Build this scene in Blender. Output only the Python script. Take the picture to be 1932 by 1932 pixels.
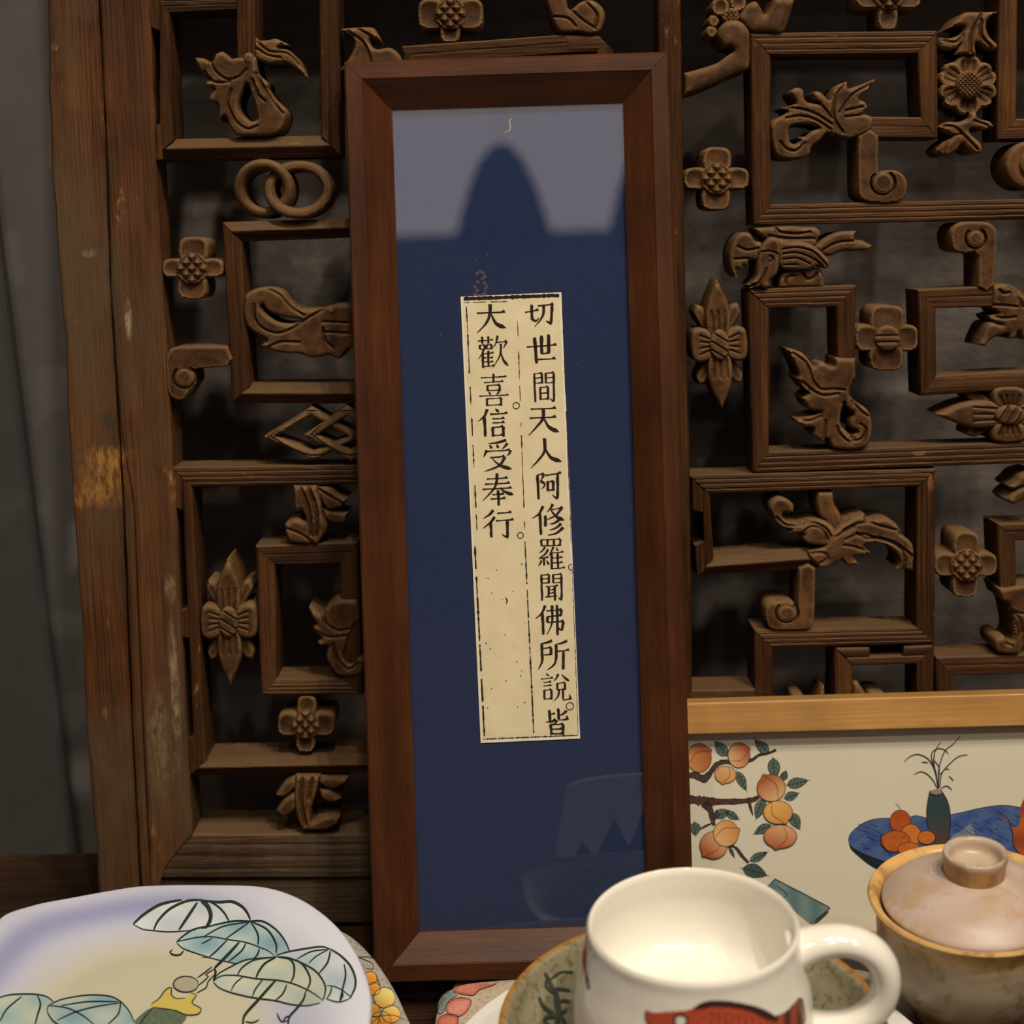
import bpy, math, random
import numpy as np
from math import sin, cos, tan, pi, radians, sqrt, atan2
from mathutils import Matrix, Vector
from mathutils.geometry import delaunay_2d_cdt
random.seed(7); RNG = np.random.default_rng(7)
for o in list(bpy.data.objects): bpy.data.objects.remove(o)
SC = bpy.context.scene
COL = SC.collection

# ---------------------------------------------------------------- camera
F = 3550.0; PITCH = 20.3; ROLL = -1.8; H = 0.603
RM = Matrix.Rotation(radians(90 - PITCH), 3, 'X') @ Matrix.Rotation(radians(ROLL), 3, 'Z')
CP = Vector((0, 0, H))
cam = bpy.data.cameras.new('camera'); cam_o = bpy.data.objects.new('camera', cam); COL.objects.link(cam_o)
cam_o.matrix_world = Matrix.Translation(CP) @ RM.to_4x4()
cam.sensor_width = 36; cam.lens = F / 1932 * 36; cam.clip_start = 0.02
cam.dof.use_dof = True; cam.dof.focus_distance = 1.0; cam.dof.aperture_fstop = 6.3
SC.camera = cam_o

# ---------------------------------------------------------------- world, lamps, exposure
w = bpy.data.worlds.new('world'); SC.world = w; w.use_nodes = True
w.node_tree.nodes['Background'].inputs[0].default_value = (0.5, 0.45, 0.42, 1)
w.node_tree.nodes['Background'].inputs[1].default_value = 0.05
SC.view_settings.view_transform = 'Standard'; SC.view_settings.look = 'None'
SC.view_settings.gamma = 1; SC.view_settings.exposure = 0; SC.view_settings.use_curve_mapping = False
WARM = (1.0, 0.88, 0.69)
LAMPS = [(0.75, -0.15, 2.35, 22), (0.50, 0.10, 2.38, 15), (0.12, 0.25, 2.4, 15), (-0.50, -0.30, 2.35, 6), (1.25, -0.10, 2.3, 9), (1.5, -0.9, 2.3, 8), (0.2, -1.1, 2.5, 9)]
for i, (x, y, z, e) in enumerate(LAMPS):
    l = bpy.data.lights.new('spot_lamp', 'AREA'); l.shape = 'DISK'; l.size = 0.06; l.energy = e; l.color = WARM
    lo = bpy.data.objects.new('spot_lamp', l); COL.objects.link(lo); lo.location = (x, y, z)
    lo.rotation_euler = (Vector((0.05, 0.85, 0.1)) - Vector((x, y, z))).to_track_quat('-Z', 'Y').to_euler()

# ---------------------------------------------------------------- geometry of the view
def ray(px, py): return RM @ Vector(((px - 966) / F, -(py - 966) / F, -1))
class Plane:
    def __init__(s, p0, lean):
        s.p = Vector(p0); s.n = Vector((0, -cos(lean), sin(lean))); s.u = Vector((1, 0, 0)); s.v = Vector((0, sin(lean), cos(lean)))
        s.mat = Matrix((s.u, s.v, s.n)).transposed().to_4x4(); s.mat.translation = s.p
    def hit(s, px, py):
        d = ray(px, py); t = (s.p - CP).dot(s.n) / d.dot(s.n); return CP + d * t
    def uv(s, px, py):
        q = s.hit(px, py) - s.p; return q.dot(s.u), q.dot(s.v)
def on_z(px, py, z):
    d = ray(px, py); return CP + d * ((z - H) / d.z)
FP = Plane(CP + ray(966, 966), radians(PITCH - 1.5))
_t = FP.hit(950, 105) - FP.n * 0.023 + Vector((0, 0.003, 0))
SP = Plane(_t, radians(PITCH - 8.3))
# move the screen plane's origin down to its foot
_k = SP.p.z / SP.v.z
SP = Plane(Vector((0, SP.p.y - SP.v.y * _k, 0)), radians(PITCH - 8.3))
PP = Plane(SP.hit(1600, 1300) + SP.n * 0.0185, radians(17.0))
_k = PP.p.z / PP.v.z; PP = Plane(Vector((0, PP.p.y - PP.v.y * _k, 0)), radians(17.0))
print('frame bottom', FP.hit(710, 1855), 'screen foot', SP.p)

def tag(o, label=None, cat=None, group=None, kind=None):
    if label: o['label'] = label
    if cat: o['category'] = cat
    if group: o['group'] = group
    if kind: o['kind'] = kind
    return o
def empty(name, mat=None, loc=None):
    o = bpy.data.objects.new(name, None); COL.objects.link(o); o.empty_display_size = 0.02
    if mat is not None: o.matrix_world = mat
    if loc is not None: o.location = loc
    return o
def mesh(name, V, Fc, mat, parent=None, smooth=40, col=None):
    me = bpy.data.meshes.new(name); me.from_pydata([tuple(v) for v in V], [], Fc)
    if isinstance(mat, (list, tuple)):
        for m_ in mat: me.materials.append(m_)
    else: me.materials.append(mat)
    if col is not None:
        a = me.color_attributes.new('Col', 'FLOAT_COLOR', 'POINT')
        c = np.ones((len(V), 4), dtype=np.float32); c[:, :3] = np.asarray(col); a.data.foreach_set('color', c.ravel())
    me.validate(); me.update()
    if smooth:
        me.polygons.foreach_set('use_smooth', [True] * len(me.polygons)); me.set_sharp_from_angle(angle=radians(smooth))
    o = bpy.data.objects.new(name, me); COL.objects.link(o)
    if parent: o.parent = parent
    return o
def box(name, lo, hi, mat, parent=None, bev=0.0):
    x0, y0, z0 = lo; x1, y1, z1 = hi
    V = [(x0,y0,z0),(x1,y0,z0),(x1,y1,z0),(x0,y1,z0),(x0,y0,z1),(x1,y0,z1),(x1,y1,z1),(x0,y1,z1)]
    Fc = [(0,3,2,1),(4,5,6,7),(0,1,5,4),(1,2,6,5),(2,3,7,6),(3,0,4,7)]
    o = mesh(name, V, Fc, mat, parent, 0)
    if bev:
        m_ = o.modifiers.new('bev', 'BEVEL'); m_.width = bev; m_.segments = 3
    return o

# ---------------------------------------------------------------- materials
def lin(r, g, b):
    f = lambda c: ((c / 255 + 0.055) / 1.055) ** 2.4 if c > 10 else c / 255 / 12.92
    return (f(r), f(g), f(b), 1)
class NT:
    def __init__(s, name):
        s.m = bpy.data.materials.new(name); s.m.use_nodes = True; s.t = s.m.node_tree; s.b = s.t.nodes['Principled BSDF']
    def n(s, typ, **kw):
        x = s.t.nodes.new(typ)
        for k, v in kw.items():
            if k.startswith('i_'): x.inputs[int(k[2:])].default_value = v
            else: setattr(x, k, v)
        return x
    def l(s, a, b): s.t.links.new(a, b)
    def noise(s, src, scale, detail=4, rough=0.55, mp=(1, 1, 1)):
        m_ = s.n('ShaderNodeMapping'); m_.inputs['Scale'].default_value = mp; s.l(src, m_.inputs[0])
        x = s.n('ShaderNodeTexNoise'); x.inputs['Scale'].default_value = scale; x.inputs['Detail'].default_value = detail; x.inputs['Roughness'].default_value = rough
        s.l(m_.outputs[0], x.inputs[0]); return x.outputs[0]
    def ramp(s, src, stops):
        r = s.n('ShaderNodeValToRGB'); s.l(src, r.inputs[0]); e = r.color_ramp.elements
        while len(e) < len(stops): e.new(0.5)
        for i, (p, c) in enumerate(stops): e[i].position = p; e[i].color = c if len(c) == 4 else (*c, 1)
        return r.outputs[0]
    def mix(s, f, a, b, blend='MIX'):
        x = s.n('ShaderNodeMix'); x.data_type = 'RGBA'; x.blend_type = blend
        for inp, val in ((x.inputs[0], f), (x.inputs[6], a), (x.inputs[7], b)):
            if hasattr(val, 'links'): s.l(val, inp)
            else: inp.default_value = val
        return x.outputs[2]
    def bump(s, src, strength, dist):
        x = s.n('ShaderNodeBump'); x.inputs['Strength'].default_value = strength; x.inputs['Distance'].default_value = dist
        s.l(src, x.inputs['Height']); s.l(x.outputs[0], s.b.inputs['Normal'])
    def obj(s): return s.n('ShaderNodeTexCoord').outputs['Object']

def wood(name, c1, c2, c3, axis, rough=0.6, dust=0.0, fine=900, scuff=None, spec=0.3, bump=0.5, dirt=None, patches=(), gc=.7, worn_shaded=False):
    m = NT(name); co = m.obj()
    s1 = {'X': (0.06, 1, 1), 'Y': (1, 0.06, 1), 'N': (0.5, 0.5, 1), 'Z': (1, 1, 0.06)}[axis]
    big = m.noise(co, 45, 4, 0.6, s1); fin = m.noise(co, fine, 3, 0.7, tuple(0.02 if v == 0.06 else v for v in s1)); pat = m.noise(co, 14, 3, 0.6)
    c = m.ramp(big, [(0.3, c1), (0.5, c2), (0.72, c3)])
    c = m.mix(gc, c, m.ramp(fin, [(0.34, (0.22, 0.2, 0.18)), (0.62, (1.3, 1.3, 1.3))]), 'MULTIPLY')
    c = m.mix(m.ramp(pat, [(0.35, (0, 0, 0)), (0.7, (0.55, 0.55, 0.55))]), c, tuple(0.45 * v for v in c1[:3]) + (1,))
    if scuff:
        sc = m.noise(co, 70, 8, 0.75, tuple(0.35 if v == 0.06 else v for v in s1))
        c = m.mix(m.ramp(sc, [(0.62, (0, 0, 0)), (0.7, (0.8, 0.8, 0.8))]), c, scuff)
    if dirt:
        dn = m.noise(co, 9, 5, 0.65, (1, 0.5, 1))
        c = m.mix(m.ramp(dn, [(0.45, (0, 0, 0)), (0.62, (0.75, 0.75, 0.75))]), c, dirt)
    for (px_, py_, rx_, ry_, pc, amt) in patches:      # stains, knots and rubbed places that sit on the wood itself
        u_, v_ = SP.uv(px_, py_); k_ = 1 / .00029
        mp_ = m.n('ShaderNodeMapping'); mp_.inputs['Location'].default_value = (-u_ * k_ / rx_, -v_ * k_ / ry_, 0); mp_.inputs['Scale'].default_value = (k_ / rx_, k_ / ry_, 0); m.l(co, mp_.inputs[0])
        ln = m.n('ShaderNodeVectorMath', operation='LENGTH'); m.l(mp_.outputs[0], ln.inputs[0])
        ns = m.noise(co, 260, 5, 0.7, (1, .5, 1)); ad = m.n('ShaderNodeMath', operation='MULTIPLY_ADD'); m.l(ns, ad.inputs[0]); ad.inputs[1].default_value = amt * .4; hf = m.n('ShaderNodeMath', operation='MULTIPLY'); m.l(ln.outputs['Value'], hf.inputs[0]); hf.inputs[1].default_value = .5; m.l(hf.outputs[0], ad.inputs[2])
        c = m.mix(m.mix(1.0, m.ramp(ad.outputs[0], [(.2 + .2 * amt, (.8, .8, .8)), (.44 + .22 * amt, (0, 0, 0))]), m.ramp(m.noise(co, 420, 5, .7, (1, .3, 1)), [(.42, (.12, .12, .12)), (.6, (1, 1, 1))]), 'MULTIPLY'), c, pc)
    if worn_shaded:
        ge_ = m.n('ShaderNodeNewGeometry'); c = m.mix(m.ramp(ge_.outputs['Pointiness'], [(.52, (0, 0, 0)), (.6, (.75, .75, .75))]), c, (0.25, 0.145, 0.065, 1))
        c = m.mix(m.ramp(ge_.outputs['Pointiness'], [(.42, (.8, .8, .8)), (.485, (0, 0, 0))]), c, (0.02, 0.009, 0.004, 1))  # hollows of the carving painted darker, to deepen their shade
    if dust:
        g = m.n('ShaderNodeNewGeometry'); sx = m.n('ShaderNodeSeparateXYZ'); m.l(g.outputs['Normal'], sx.inputs[0])
        f = m.ramp(sx.outputs[2], [(0.45, (0, 0, 0)), (0.9, (dust, dust, dust))])
        c = m.mix(f, c, (0.15, 0.09, 0.046, 1))
    m.l(c, m.b.inputs['Base Color']); m.b.inputs['Roughness'].default_value = rough
    m.b.inputs['Specular IOR Level'].default_value = spec
    m.bump(fin, bump, 0.0009); return m.m
LC = ((0.022, 0.0070, 0.0019, 1), (0.063, 0.0235, 0.0066, 1), (0.115, 0.048, 0.0145, 1))
W_H = wood('lattice_wood_along', *LC, 'X', 0.68, 0.6, spec=.14, bump=.9, scuff=(0.32, 0.15, 0.055, 1))
W_V = wood('lattice_wood_upright', *LC, 'Y', 0.68, 0.6, spec=.14, bump=.9, scuff=(0.30, 0.13, 0.045, 1))
W_C = wood('carved_wood', (0.040, 0.0155, 0.005, 1), (0.080, 0.034, 0.0115, 1), (0.125, 0.058, 0.021, 1), 'N', 0.66, 0.55, fine=260, spec=.16, worn_shaded=True)
W_J = wood('worn_post_wood', (0.04, 0.014, 0.005, 1), (0.10, 0.035, 0.011, 1), (0.15, 0.058, 0.018, 1), 'Y', 0.6, 0.3, spec=.18, bump=.9, scuff=(0.36, 0.18, 0.07, 1), dirt=(0.085, 0.055, 0.03, 1),
  patches=((200,905,60,70,(.34,.15,.035,1),1.0),(150,935,60,30,(.30,.13,.03,1),1.0),(205,862,60,30,(.34,.16,.04,1),1.0),(203,792,26,24,(.035,.03,.026,1),.25),(165,18,30,30,(.06,.045,.032,1),.3),(331,1300,13,190,(.25,.19,.11,1),.5),(300,1400,30,160,(.17,.12,.065,1),.7),(243,602,10,50,(.36,.29,.19,1),.35),(170,478,20,12,(.2,.14,.08,1),.3),(208,383,9,8,(.02,.013,.008,1),.2),(322,1110,14,40,(.27,.2,.12,1),.5)))
W_R = wood('worn_rail_wood', (0.035, 0.018, 0.008, 1), (0.07, 0.038, 0.018, 1), (0.115, 0.066, 0.033, 1), 'X', 0.62, 0.6, spec=.15, bump=.9, scuff=(0.28, 0.17, 0.09, 1), dirt=(0.09, 0.06, 0.036, 1))
RC = ((0.028, 0.0085, 0.003, 1), (0.066, 0.020, 0.0068, 1), (0.105, 0.034, 0.011, 1))
W_FH = wood('walnut_frame_across', *RC, 'X', 0.38, 0, fine=1500, spec=0.2, bump=0.1, gc=.35)
W_FV = wood('walnut_frame_upright', *RC, 'Y', 0.38, 0, fine=1500, spec=0.2, bump=0.1, gc=.35)
W_L = wood('pale_wood', (0.40, 0.20, 0.058, 1), (0.46, 0.24, 0.075, 1), (0.52, 0.285, 0.095, 1), 'X', 0.45, 0, fine=700, spec=0.4, bump=0.1, gc=.18)
W_T = wood('table_wood', (0.012, 0.006, 0.003, 1), (0.028, 0.013, 0.006, 1), (0.05, 0.023, 0.01, 1), 'X', 0.45, 0, fine=500)
def plain(name, c, rough=0.5, spec=0.5, nscale=0, namp=0.15, bump=0, coat=0):
    m = NT(name); c = c if len(c) == 4 else (*c, 1)
    if nscale:
        n_ = m.noise(m.obj(), nscale, 5, 0.6)
        lo = tuple(max(0, v * (1 - namp)) for v in c[:3]); hi = tuple(v * (1 + namp) for v in c[:3])
        m.l(m.ramp(n_, [(0.3, lo), (0.7, hi)]), m.b.inputs['Base Color'])
        if bump: m.bump(n_, 1, bump)
    else: m.b.inputs['Base Color'].default_value = c
    m.b.inputs['Roughness'].default_value = rough; m.b.inputs['Specular IOR Level'].default_value = spec; m.b.inputs['Coat Weight'].default_value = coat
    m.b.inputs['Coat Roughness'].default_value = 0.05
    return m.m
PLASTER = plain('grey_plaster', (0.215, 0.20, 0.20), 0.85, 0.2, 30, 0.08, 0.0004)
PLASTER2 = plain('dark_grey_plaster', (0.135, 0.128, 0.13), 0.85, 0.2, 30, 0.08)  # darker grey plaster for the pilaster strip on the left
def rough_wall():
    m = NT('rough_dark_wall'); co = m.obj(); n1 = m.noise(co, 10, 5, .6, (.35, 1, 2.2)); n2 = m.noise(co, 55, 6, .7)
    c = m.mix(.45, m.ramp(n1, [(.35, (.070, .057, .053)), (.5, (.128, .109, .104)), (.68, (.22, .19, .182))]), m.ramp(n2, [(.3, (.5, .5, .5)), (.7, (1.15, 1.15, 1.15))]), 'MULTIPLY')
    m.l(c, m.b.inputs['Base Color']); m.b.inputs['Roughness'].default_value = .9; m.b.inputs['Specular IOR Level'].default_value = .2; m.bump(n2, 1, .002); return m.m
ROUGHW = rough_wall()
ROOMW = plain('room_paint', (0.35, 0.3, 0.27), 0.9, 0.2, 3, 0.1)
FLOORM = plain('floor_boards', (0.08, 0.05, 0.035), 0.6, 0.3, 3, 0.2)
CEILM = plain('ceiling_paint', (0.4, 0.37, 0.34), 0.9, 0.2, 3, 0.05)
BLUE = plain('blue_mount_board', (0.018, 0.031, 0.090), 0.9, 0.15, 600, 0.12)
PAPW = plain('paper_edge', (0.85, 0.78, 0.62), 0.8, 0.2, 200, 0.04)
INK = plain('ink', (0.028, 0.018, 0.012), 0.8, 0.1, 900, 0.4)
GOLD = plain('gold_print', (0.35, 0.24, 0.08), 0.6, 0.4, 300, 0.2)
WHITE = plain('cream_glaze', (0.80, 0.77, 0.71), 0.13, 0.5, 12, 0.02)
DISHW = plain('white_glaze', (0.66, 0.64, 0.62), 0.14, 0.5, 12, 0.03)
SHADE = plain('dark_shade', (0.012, 0.01, 0.01), 0.7, 0.2, 30, 0.3)
def paper():
    m = NT('old_paper'); co = m.obj(); a = m.noise(co, 60, 6, 0.6); b = m.noise(co, 25, 5, 0.7, (3, 0.6, 1))
    c = m.ramp(a, [(0.3, (0.72, 0.62, 0.42)), (0.7, (0.81, 0.71, 0.51))])
    c = m.mix(m.ramp(b, [(0.62, (0, 0, 0)), (0.8, (0.5, 0.5, 0.5))]), c, (0.6, 0.43, 0.22, 1))
    m.l(c, m.b.inputs['Base Color']); m.b.inputs['Roughness'].default_value = 0.85; m.b.inputs['Specular IOR Level'].default_value = 0.2; return m.m
PAPER = paper()
def vcol(name, rough=0.15, spec=0.5, speck=None, sscale=300):
    m = NT(name); a = m.n('ShaderNodeAttribute'); a.attribute_name = 'Col'; c = a.outputs['Color']
    if speck:
        c = m.mix(m.ramp(m.noise(m.obj(), sscale, 6, 0.7), [(0.5, (0, 0, 0)), (0.64, (0.7, 0.7, 0.7))]), c, speck)
    m.l(c, m.b.inputs['Base Color']); m.b.inputs['Roughness'].default_value = rough; m.b.inputs['Specular IOR Level'].default_value = spec; return m.m
PAINT = vcol('enamel_paint', 0.16)
GLAZEP = vcol('painted_glaze', 0.15)
GREEN = vcol('olive_speckled_glaze', 0.12, 0.5, (0.10, 0.075, 0.025, 1), 220)
SPECK = vcol('grey_speckled_glaze', 0.3, 0.5, (0.14, 0.13, 0.13, 1), 420)
CRACK = vcol('crackled_glaze', 0.2, 0.5, (0.30, 0.14, 0.10, 1), 500)
STONE = vcol('stoneware_glaze', 0.32, 0.4, (0.22, 0.12, 0.045, 1), 60)
def glass():
    m = NT('picture_glass'); t = m.t; t.nodes.remove(m.b)
    ge = m.n('ShaderNodeNewGeometry'); dt = m.n('ShaderNodeVectorMath', operation='DOT_PRODUCT'); m.l(ge.outputs['Incoming'], dt.inputs[0]); m.l(ge.outputs['Normal'], dt.inputs[1])
    ab = m.n('ShaderNodeMath', operation='ABSOLUTE'); m.l(dt.outputs['Value'], ab.inputs[0])
    om = m.n('ShaderNodeMath', operation='SUBTRACT'); om.inputs[0].default_value = 1; m.l(ab.outputs[0], om.inputs[1])
    pw = m.n('ShaderNodeMath', operation='POWER'); m.l(om.outputs[0], pw.inputs[0]); pw.inputs[1].default_value = 5
    fr = m.n('ShaderNodeMath', operation='MULTIPLY_ADD'); m.l(pw.outputs[0], fr.inputs[0]); fr.inputs[1].default_value = .96; fr.inputs[2].default_value = .08
    tr = m.n('ShaderNodeBsdfTransparent'); gl = m.n('ShaderNodeBsdfGlossy'); gl.inputs['Roughness'].default_value = 0.0
    mx = m.n('ShaderNodeMixShader'); m.l(fr.outputs[0], mx.inputs[0]); m.l(tr.outputs[0], mx.inputs[1]); m.l(gl.outputs[0], mx.inputs[2])
    m.l(mx.outputs[0], t.nodes['Material Output'].inputs[0]); return m.m
GLASS = glass()
def emit(name, c, s):
    m = NT(name); m.b.inputs['Base Color'].default_value = (0, 0, 0, 1); m.b.inputs['Emission Color'].default_value = (*c, 1); m.b.inputs['Emission Strength'].default_value = s; return m.m

# ---------------------------------------------------------------- 2-D shape helpers (photograph units, mapped onto real planes)
def cr(k, pts):
    x0, y0, s = k; return [(x0 + p[0] / s, y0 + p[1] / s) + tuple(p[2:]) for p in pts]
S = 's'
def smooth_loop(pts, step=4.0, closed=True):
    n = len(pts); out = []; P = [np.array(p[:2], float) for p in pts]; sh = [len(p) > 2 for p in pts]
    T = []
    for i in range(n):
        if sh[i] or (not closed and i in (0, n - 1)): T.append(np.zeros(2))
        else: T.append((P[(i + 1) % n] - P[i - 1]) * 0.5)
    for i in range(n if closed else n - 1):
        a, b = P[i], P[(i + 1) % n]; L = np.linalg.norm(b - a); k = max(1, int(math.ceil(L / step)))
        ta, tb = T[i], T[(i + 1) % n]
        la, lb = np.linalg.norm(ta), np.linalg.norm(tb)
        if la > L: ta = ta * (L / la)
        if lb > L: tb = tb * (L / lb)
        if la == 0 and lb == 0: ta = tb = b - a
        elif la == 0: ta = 0.5 * (b - a)
        elif lb == 0: tb = 0.5 * (b - a)
        for j in range(k):
            t = j / k; t2 = t * t; t3 = t2 * t
            out.append((2*t3-3*t2+1)*a + (t3-2*t2+t)*ta + (-2*t3+3*t2)*b + (t3-t2)*tb)
    if not closed: out.append(P[-1])
    return np.array(out)
def seg_dist(Q, A, B):
    Q = np.asarray(Q)[:, None, :]; d = B - A; L2 = (d ** 2).sum(1) + 1e-12
    t = np.clip(((Q - A) * d).sum(2) / L2, 0, 1); return np.sqrt((((A + t[..., None] * d) - Q) ** 2).sum(2)).min(1)
def loop_dist(Q, loops):
    d = np.full(len(Q), 1e9)
    for L in loops: d = np.minimum(d, seg_dist(Q, L, np.roll(L, -1, 0)))
    return d
def inside(Q, loops):
    Q = np.asarray(Q); c = np.zeros(len(Q), bool)
    for L in loops:
        A = L; B = np.roll(L, -1, 0)
        for i in range(0, len(Q), 4000):
            q = Q[i:i + 4000]; x = q[:, 0][:, None]; y = q[:, 1][:, None]
            cond = ((A[:, 1] > y) != (B[:, 1] > y)) & (x < (B[:, 0] - A[:, 0]) * (y - A[:, 1]) / (B[:, 1] - A[:, 1] + 1e-12) + A[:, 0])
            c[i:i + 4000] ^= (cond.sum(1) % 2 == 1)
    return c
def triangulate(loops, sp, extra=None, free=None):
    ring = []
    if extra:
        L = loops[0]; tg = np.roll(L, -1, 0) - np.roll(L, 1, 0); tg /= np.linalg.norm(tg, axis=1)[:, None] + 1e-9; nr = np.stack([-tg[:, 1], tg[:, 0]], 1)
        if not inside(L[:1] + nr[:1] * .5, loops)[0]: nr = -nr
        for e in extra: ring.append(L + nr * e)
        ring = np.vstack(ring); ring = ring[inside(ring, loops)]; ring = ring[loop_dist(ring, loops) > min(extra) * .8]
    allp = np.vstack(loops); lo = allp.min(0); hi = allp.max(0)
    xs = np.arange(lo[0], hi[0] + sp, sp); ys = np.arange(lo[1], hi[1] + sp, sp * 0.866)
    G = np.array([(x + (sp / 2 if j % 2 else 0), y) for j, y in enumerate(ys) for x in xs])
    G = G[inside(G, loops)] if len(G) else G
    if len(G): G = G[loop_dist(G, loops) > (sp * 0.45 if not extra else max(extra) + sp * .4)]
    if extra: G = np.vstack([G, ring])
    if free is not None and len(free):
        free = free[inside(free, loops)]
        if len(free): free = free[loop_dist(free, loops) > 1.2]
        if len(free):
            if len(G): G = G[np.sqrt(((G[:, None] - free[None]) ** 2).sum(2)).min(1) > sp * .6]
            G = np.vstack([G.reshape(-1, 2), free])
    edges = []; k = 0
    for L in loops:
        n = len(L); edges += [(k + i, k + (i + 1) % n) for i in range(n)]; k += n
    pts = [tuple(p) for p in allp] + [tuple(p) for p in G]
    r = delaunay_2d_cdt([Vector(p) for p in pts], edges, [], 0, 1e-5)
    V = np.array([tuple(v) for v in r[0]]); T = np.array([f for f in r[2] if len(f) == 3])
    cen = V[T].mean(1); T = T[inside(cen, loops)]
    a = V[T]; cr_ = (a[:,1,0]-a[:,0,0])*(a[:,2,1]-a[:,0,1])-(a[:,1,1]-a[:,0,1])*(a[:,2,0]-a[:,0,0])
    T[cr_ > 0] = T[cr_ > 0][:, ::-1]       # photograph y points down
    return V, T[np.abs(cr_) > 1e-6]
def boundary(T):
    from collections import Counter
    c = Counter()
    for t in T:
        for i in range(3): c[(t[i], t[(i + 1) % 3])] += 1
    return [e for e in c if (e[1], e[0]) not in c]
TH = 0.032
def carve(parent, name, loops, mat=None, base=0.0, back=-TH, rnd=7.0, dome=0.0022, grooves=(), sp=3.4, plane=None, hatch=None, cup=None, label=None):
    """solid with a carved front: outline, rounded edge, cut grooves, real thickness"""
    plane = plane or SP
    if isinstance(loops[0], tuple): loops = [loops]
    loops = [smooth_loop(l, 3.5) for l in loops]
    fr_ = []
    for pts, wd, dp in grooves:
        L = smooth_loop(pts, 3.2, False); tg = np.gradient(L, axis=0); tg /= np.linalg.norm(tg, axis=1)[:, None] + 1e-9; nr = np.stack([-tg[:, 1], tg[:, 0]], 1)
        fr_ += [L, L + nr * wd, L - nr * wd]
    V, T = triangulate(loops, sp, None, np.vstack(fr_) if fr_ else None); d = loop_dist(V, loops)
    h = base + dome * np.sqrt(np.clip(1 - (1 - np.clip(d / rnd, 0, 1)) ** 2, 0, 1))
    for g in grooves:
        pts, wd, dp = g; L = smooth_loop(pts, 5, False)
        dd = seg_dist(V, L[:-1], L[1:]); h = h - dp * np.clip(1 - dd / wd, 0, 1)
    if hatch:
        cx, cy, per, dp = hatch; a = (V[:, 0] - cx + V[:, 1] - cy) / per; b = (V[:, 0] - cx - V[:, 1] + cy) / per
        h = h + dp * (np.minimum(np.abs((a % 1) - 0.5), np.abs((b % 1) - 0.5)) * -2 + 0.5) * -1 * (d > 2)
    if cup:
        cx, cy, rx, ry, dp = cup; q = ((V[:, 0] - cx) / rx) ** 2 + ((V[:, 1] - cy) / ry) ** 2; h = h - dp * np.clip(1 - q, 0, 1)
    U = np.array([plane.uv(*p) for p in V]); n = len(V)
    Vf = [(U[i, 0], U[i, 1], h[i]) for i in range(n)]; Fc = [tuple(t) for t in T.tolist()]
    be = boundary(T.tolist()); bi = {}
    for a, b in be:
        for k in (a, b):
            if k not in bi: bi[k] = len(Vf); Vf.append((U[k, 0], U[k, 1], back))
    for a, b in be: Fc.append((b, a, bi[a], bi[b]))
    nb = {a: b for a, b in be}; 
    return tag(mesh(name, Vf, Fc, mat or W_C, parent, 38), label)
PROF = {'reed': [(0,-.0014),(.05,-.0002),(.18,.0003),(.24,-.0002),(.31,.0004),(.42,.0006),(.5,.0001),(.58,.0006),(.70,.0004),(.77,-.0001),(.83,.0003),(.95,-.0002),(1,-.0014)],
        'two': [(0,-.0013),(.07,0),(.38,.0005),(.46,.0000),(.54,.0003),(.93,0),(1,-.0013)],
        'flat': [(0,-.0014),(.06,-.0002),(.2,.0004),(.5,.0007),(.8,.0004),(.94,-.0002),(1,-.0014)],
        'ridge': [(0,-.0035),(.25,-.0012),(.47,.0012),(.53,.0012),(.75,-.001),(1,-.0032)],
        'bev': [(0,-.0015),(.04,-.0003),(.1,0),(.9,0),(.96,-.0003),(1,-.0015)]}
def bar(parent, name, A, B, mat, prof='reed', back=-TH, base=0.0, wob=0.5, plane=None, step=26):
    """moulded stick between two edge polylines A and B (same count), mitred where the edges say so"""
    plane = plane or SP
    A = [np.array(p, float) for p in A]; B = [np.array(p, float) for p in B]; rows = []
    for i in range(len(A) - 1):
        k = max(1, int(np.linalg.norm(A[i + 1] - A[i]) / step))
        for j in range(k + (i == len(A) - 2)):
            t = j / k; rows.append((A[i] * (1 - t) + A[i + 1] * t, B[i] * (1 - t) + B[i + 1] * t))
    pr = PROF[prof]; V = []; Fc = []; m_ = len(pr) + 2; n = len(rows)
    for i, (a, b) in enumerate(rows):
        q = 0 if i in (0, n - 1) else wob
        a = a + RNG.normal(0, q * .5, 2); b = b + RNG.normal(0, q * .5, 2)
        for t, h in pr:
            p = a * (1 - t) + b * t; u, v = plane.uv(*p); V.append((u, max(v, .0018), base + h + RNG.normal(0, .00006)))
        for p in (b, a): u, v = plane.uv(*p); V.append((u, max(v, .0018 - back * .213), back))
    for i in range(n - 1):
        for j in range(m_): Fc.append((i * m_ + j, i * m_ + (j + 1) % m_, (i + 1) * m_ + (j + 1) % m_, (i + 1) * m_ + j))
    Fc.append(tuple(range(m_ - 1, -1, -1))); Fc.append(tuple((n - 1) * m_ + j for j in range(m_)))
    o = mesh(name, V, Fc, mat, parent, 0)
    bm_fix(o); return o
def bm_fix(o):
    import bmesh
    bm = bmesh.new(); bm.from_mesh(o.data); bmesh.ops.recalc_face_normals(bm, faces=bm.faces); bm.to_mesh(o.data); bm.free()
def ell(cx, cy, rx, ry=None, n=22, rot=0):
    ry = ry or rx; c, s = cos(rot), sin(rot)
    return [(cx + rx * cos(t) * c - ry * sin(t) * s, cy + rx * cos(t) * s + ry * sin(t) * c) for t in [2 * pi * i / n for i in range(n)]]
def rot_pts(pts, cx, cy, a):
    c, s = cos(a), sin(a); return [(cx + x * c - y * s, cy + x * s + y * c) + tuple(r) for x, y, *r in pts]

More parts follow.
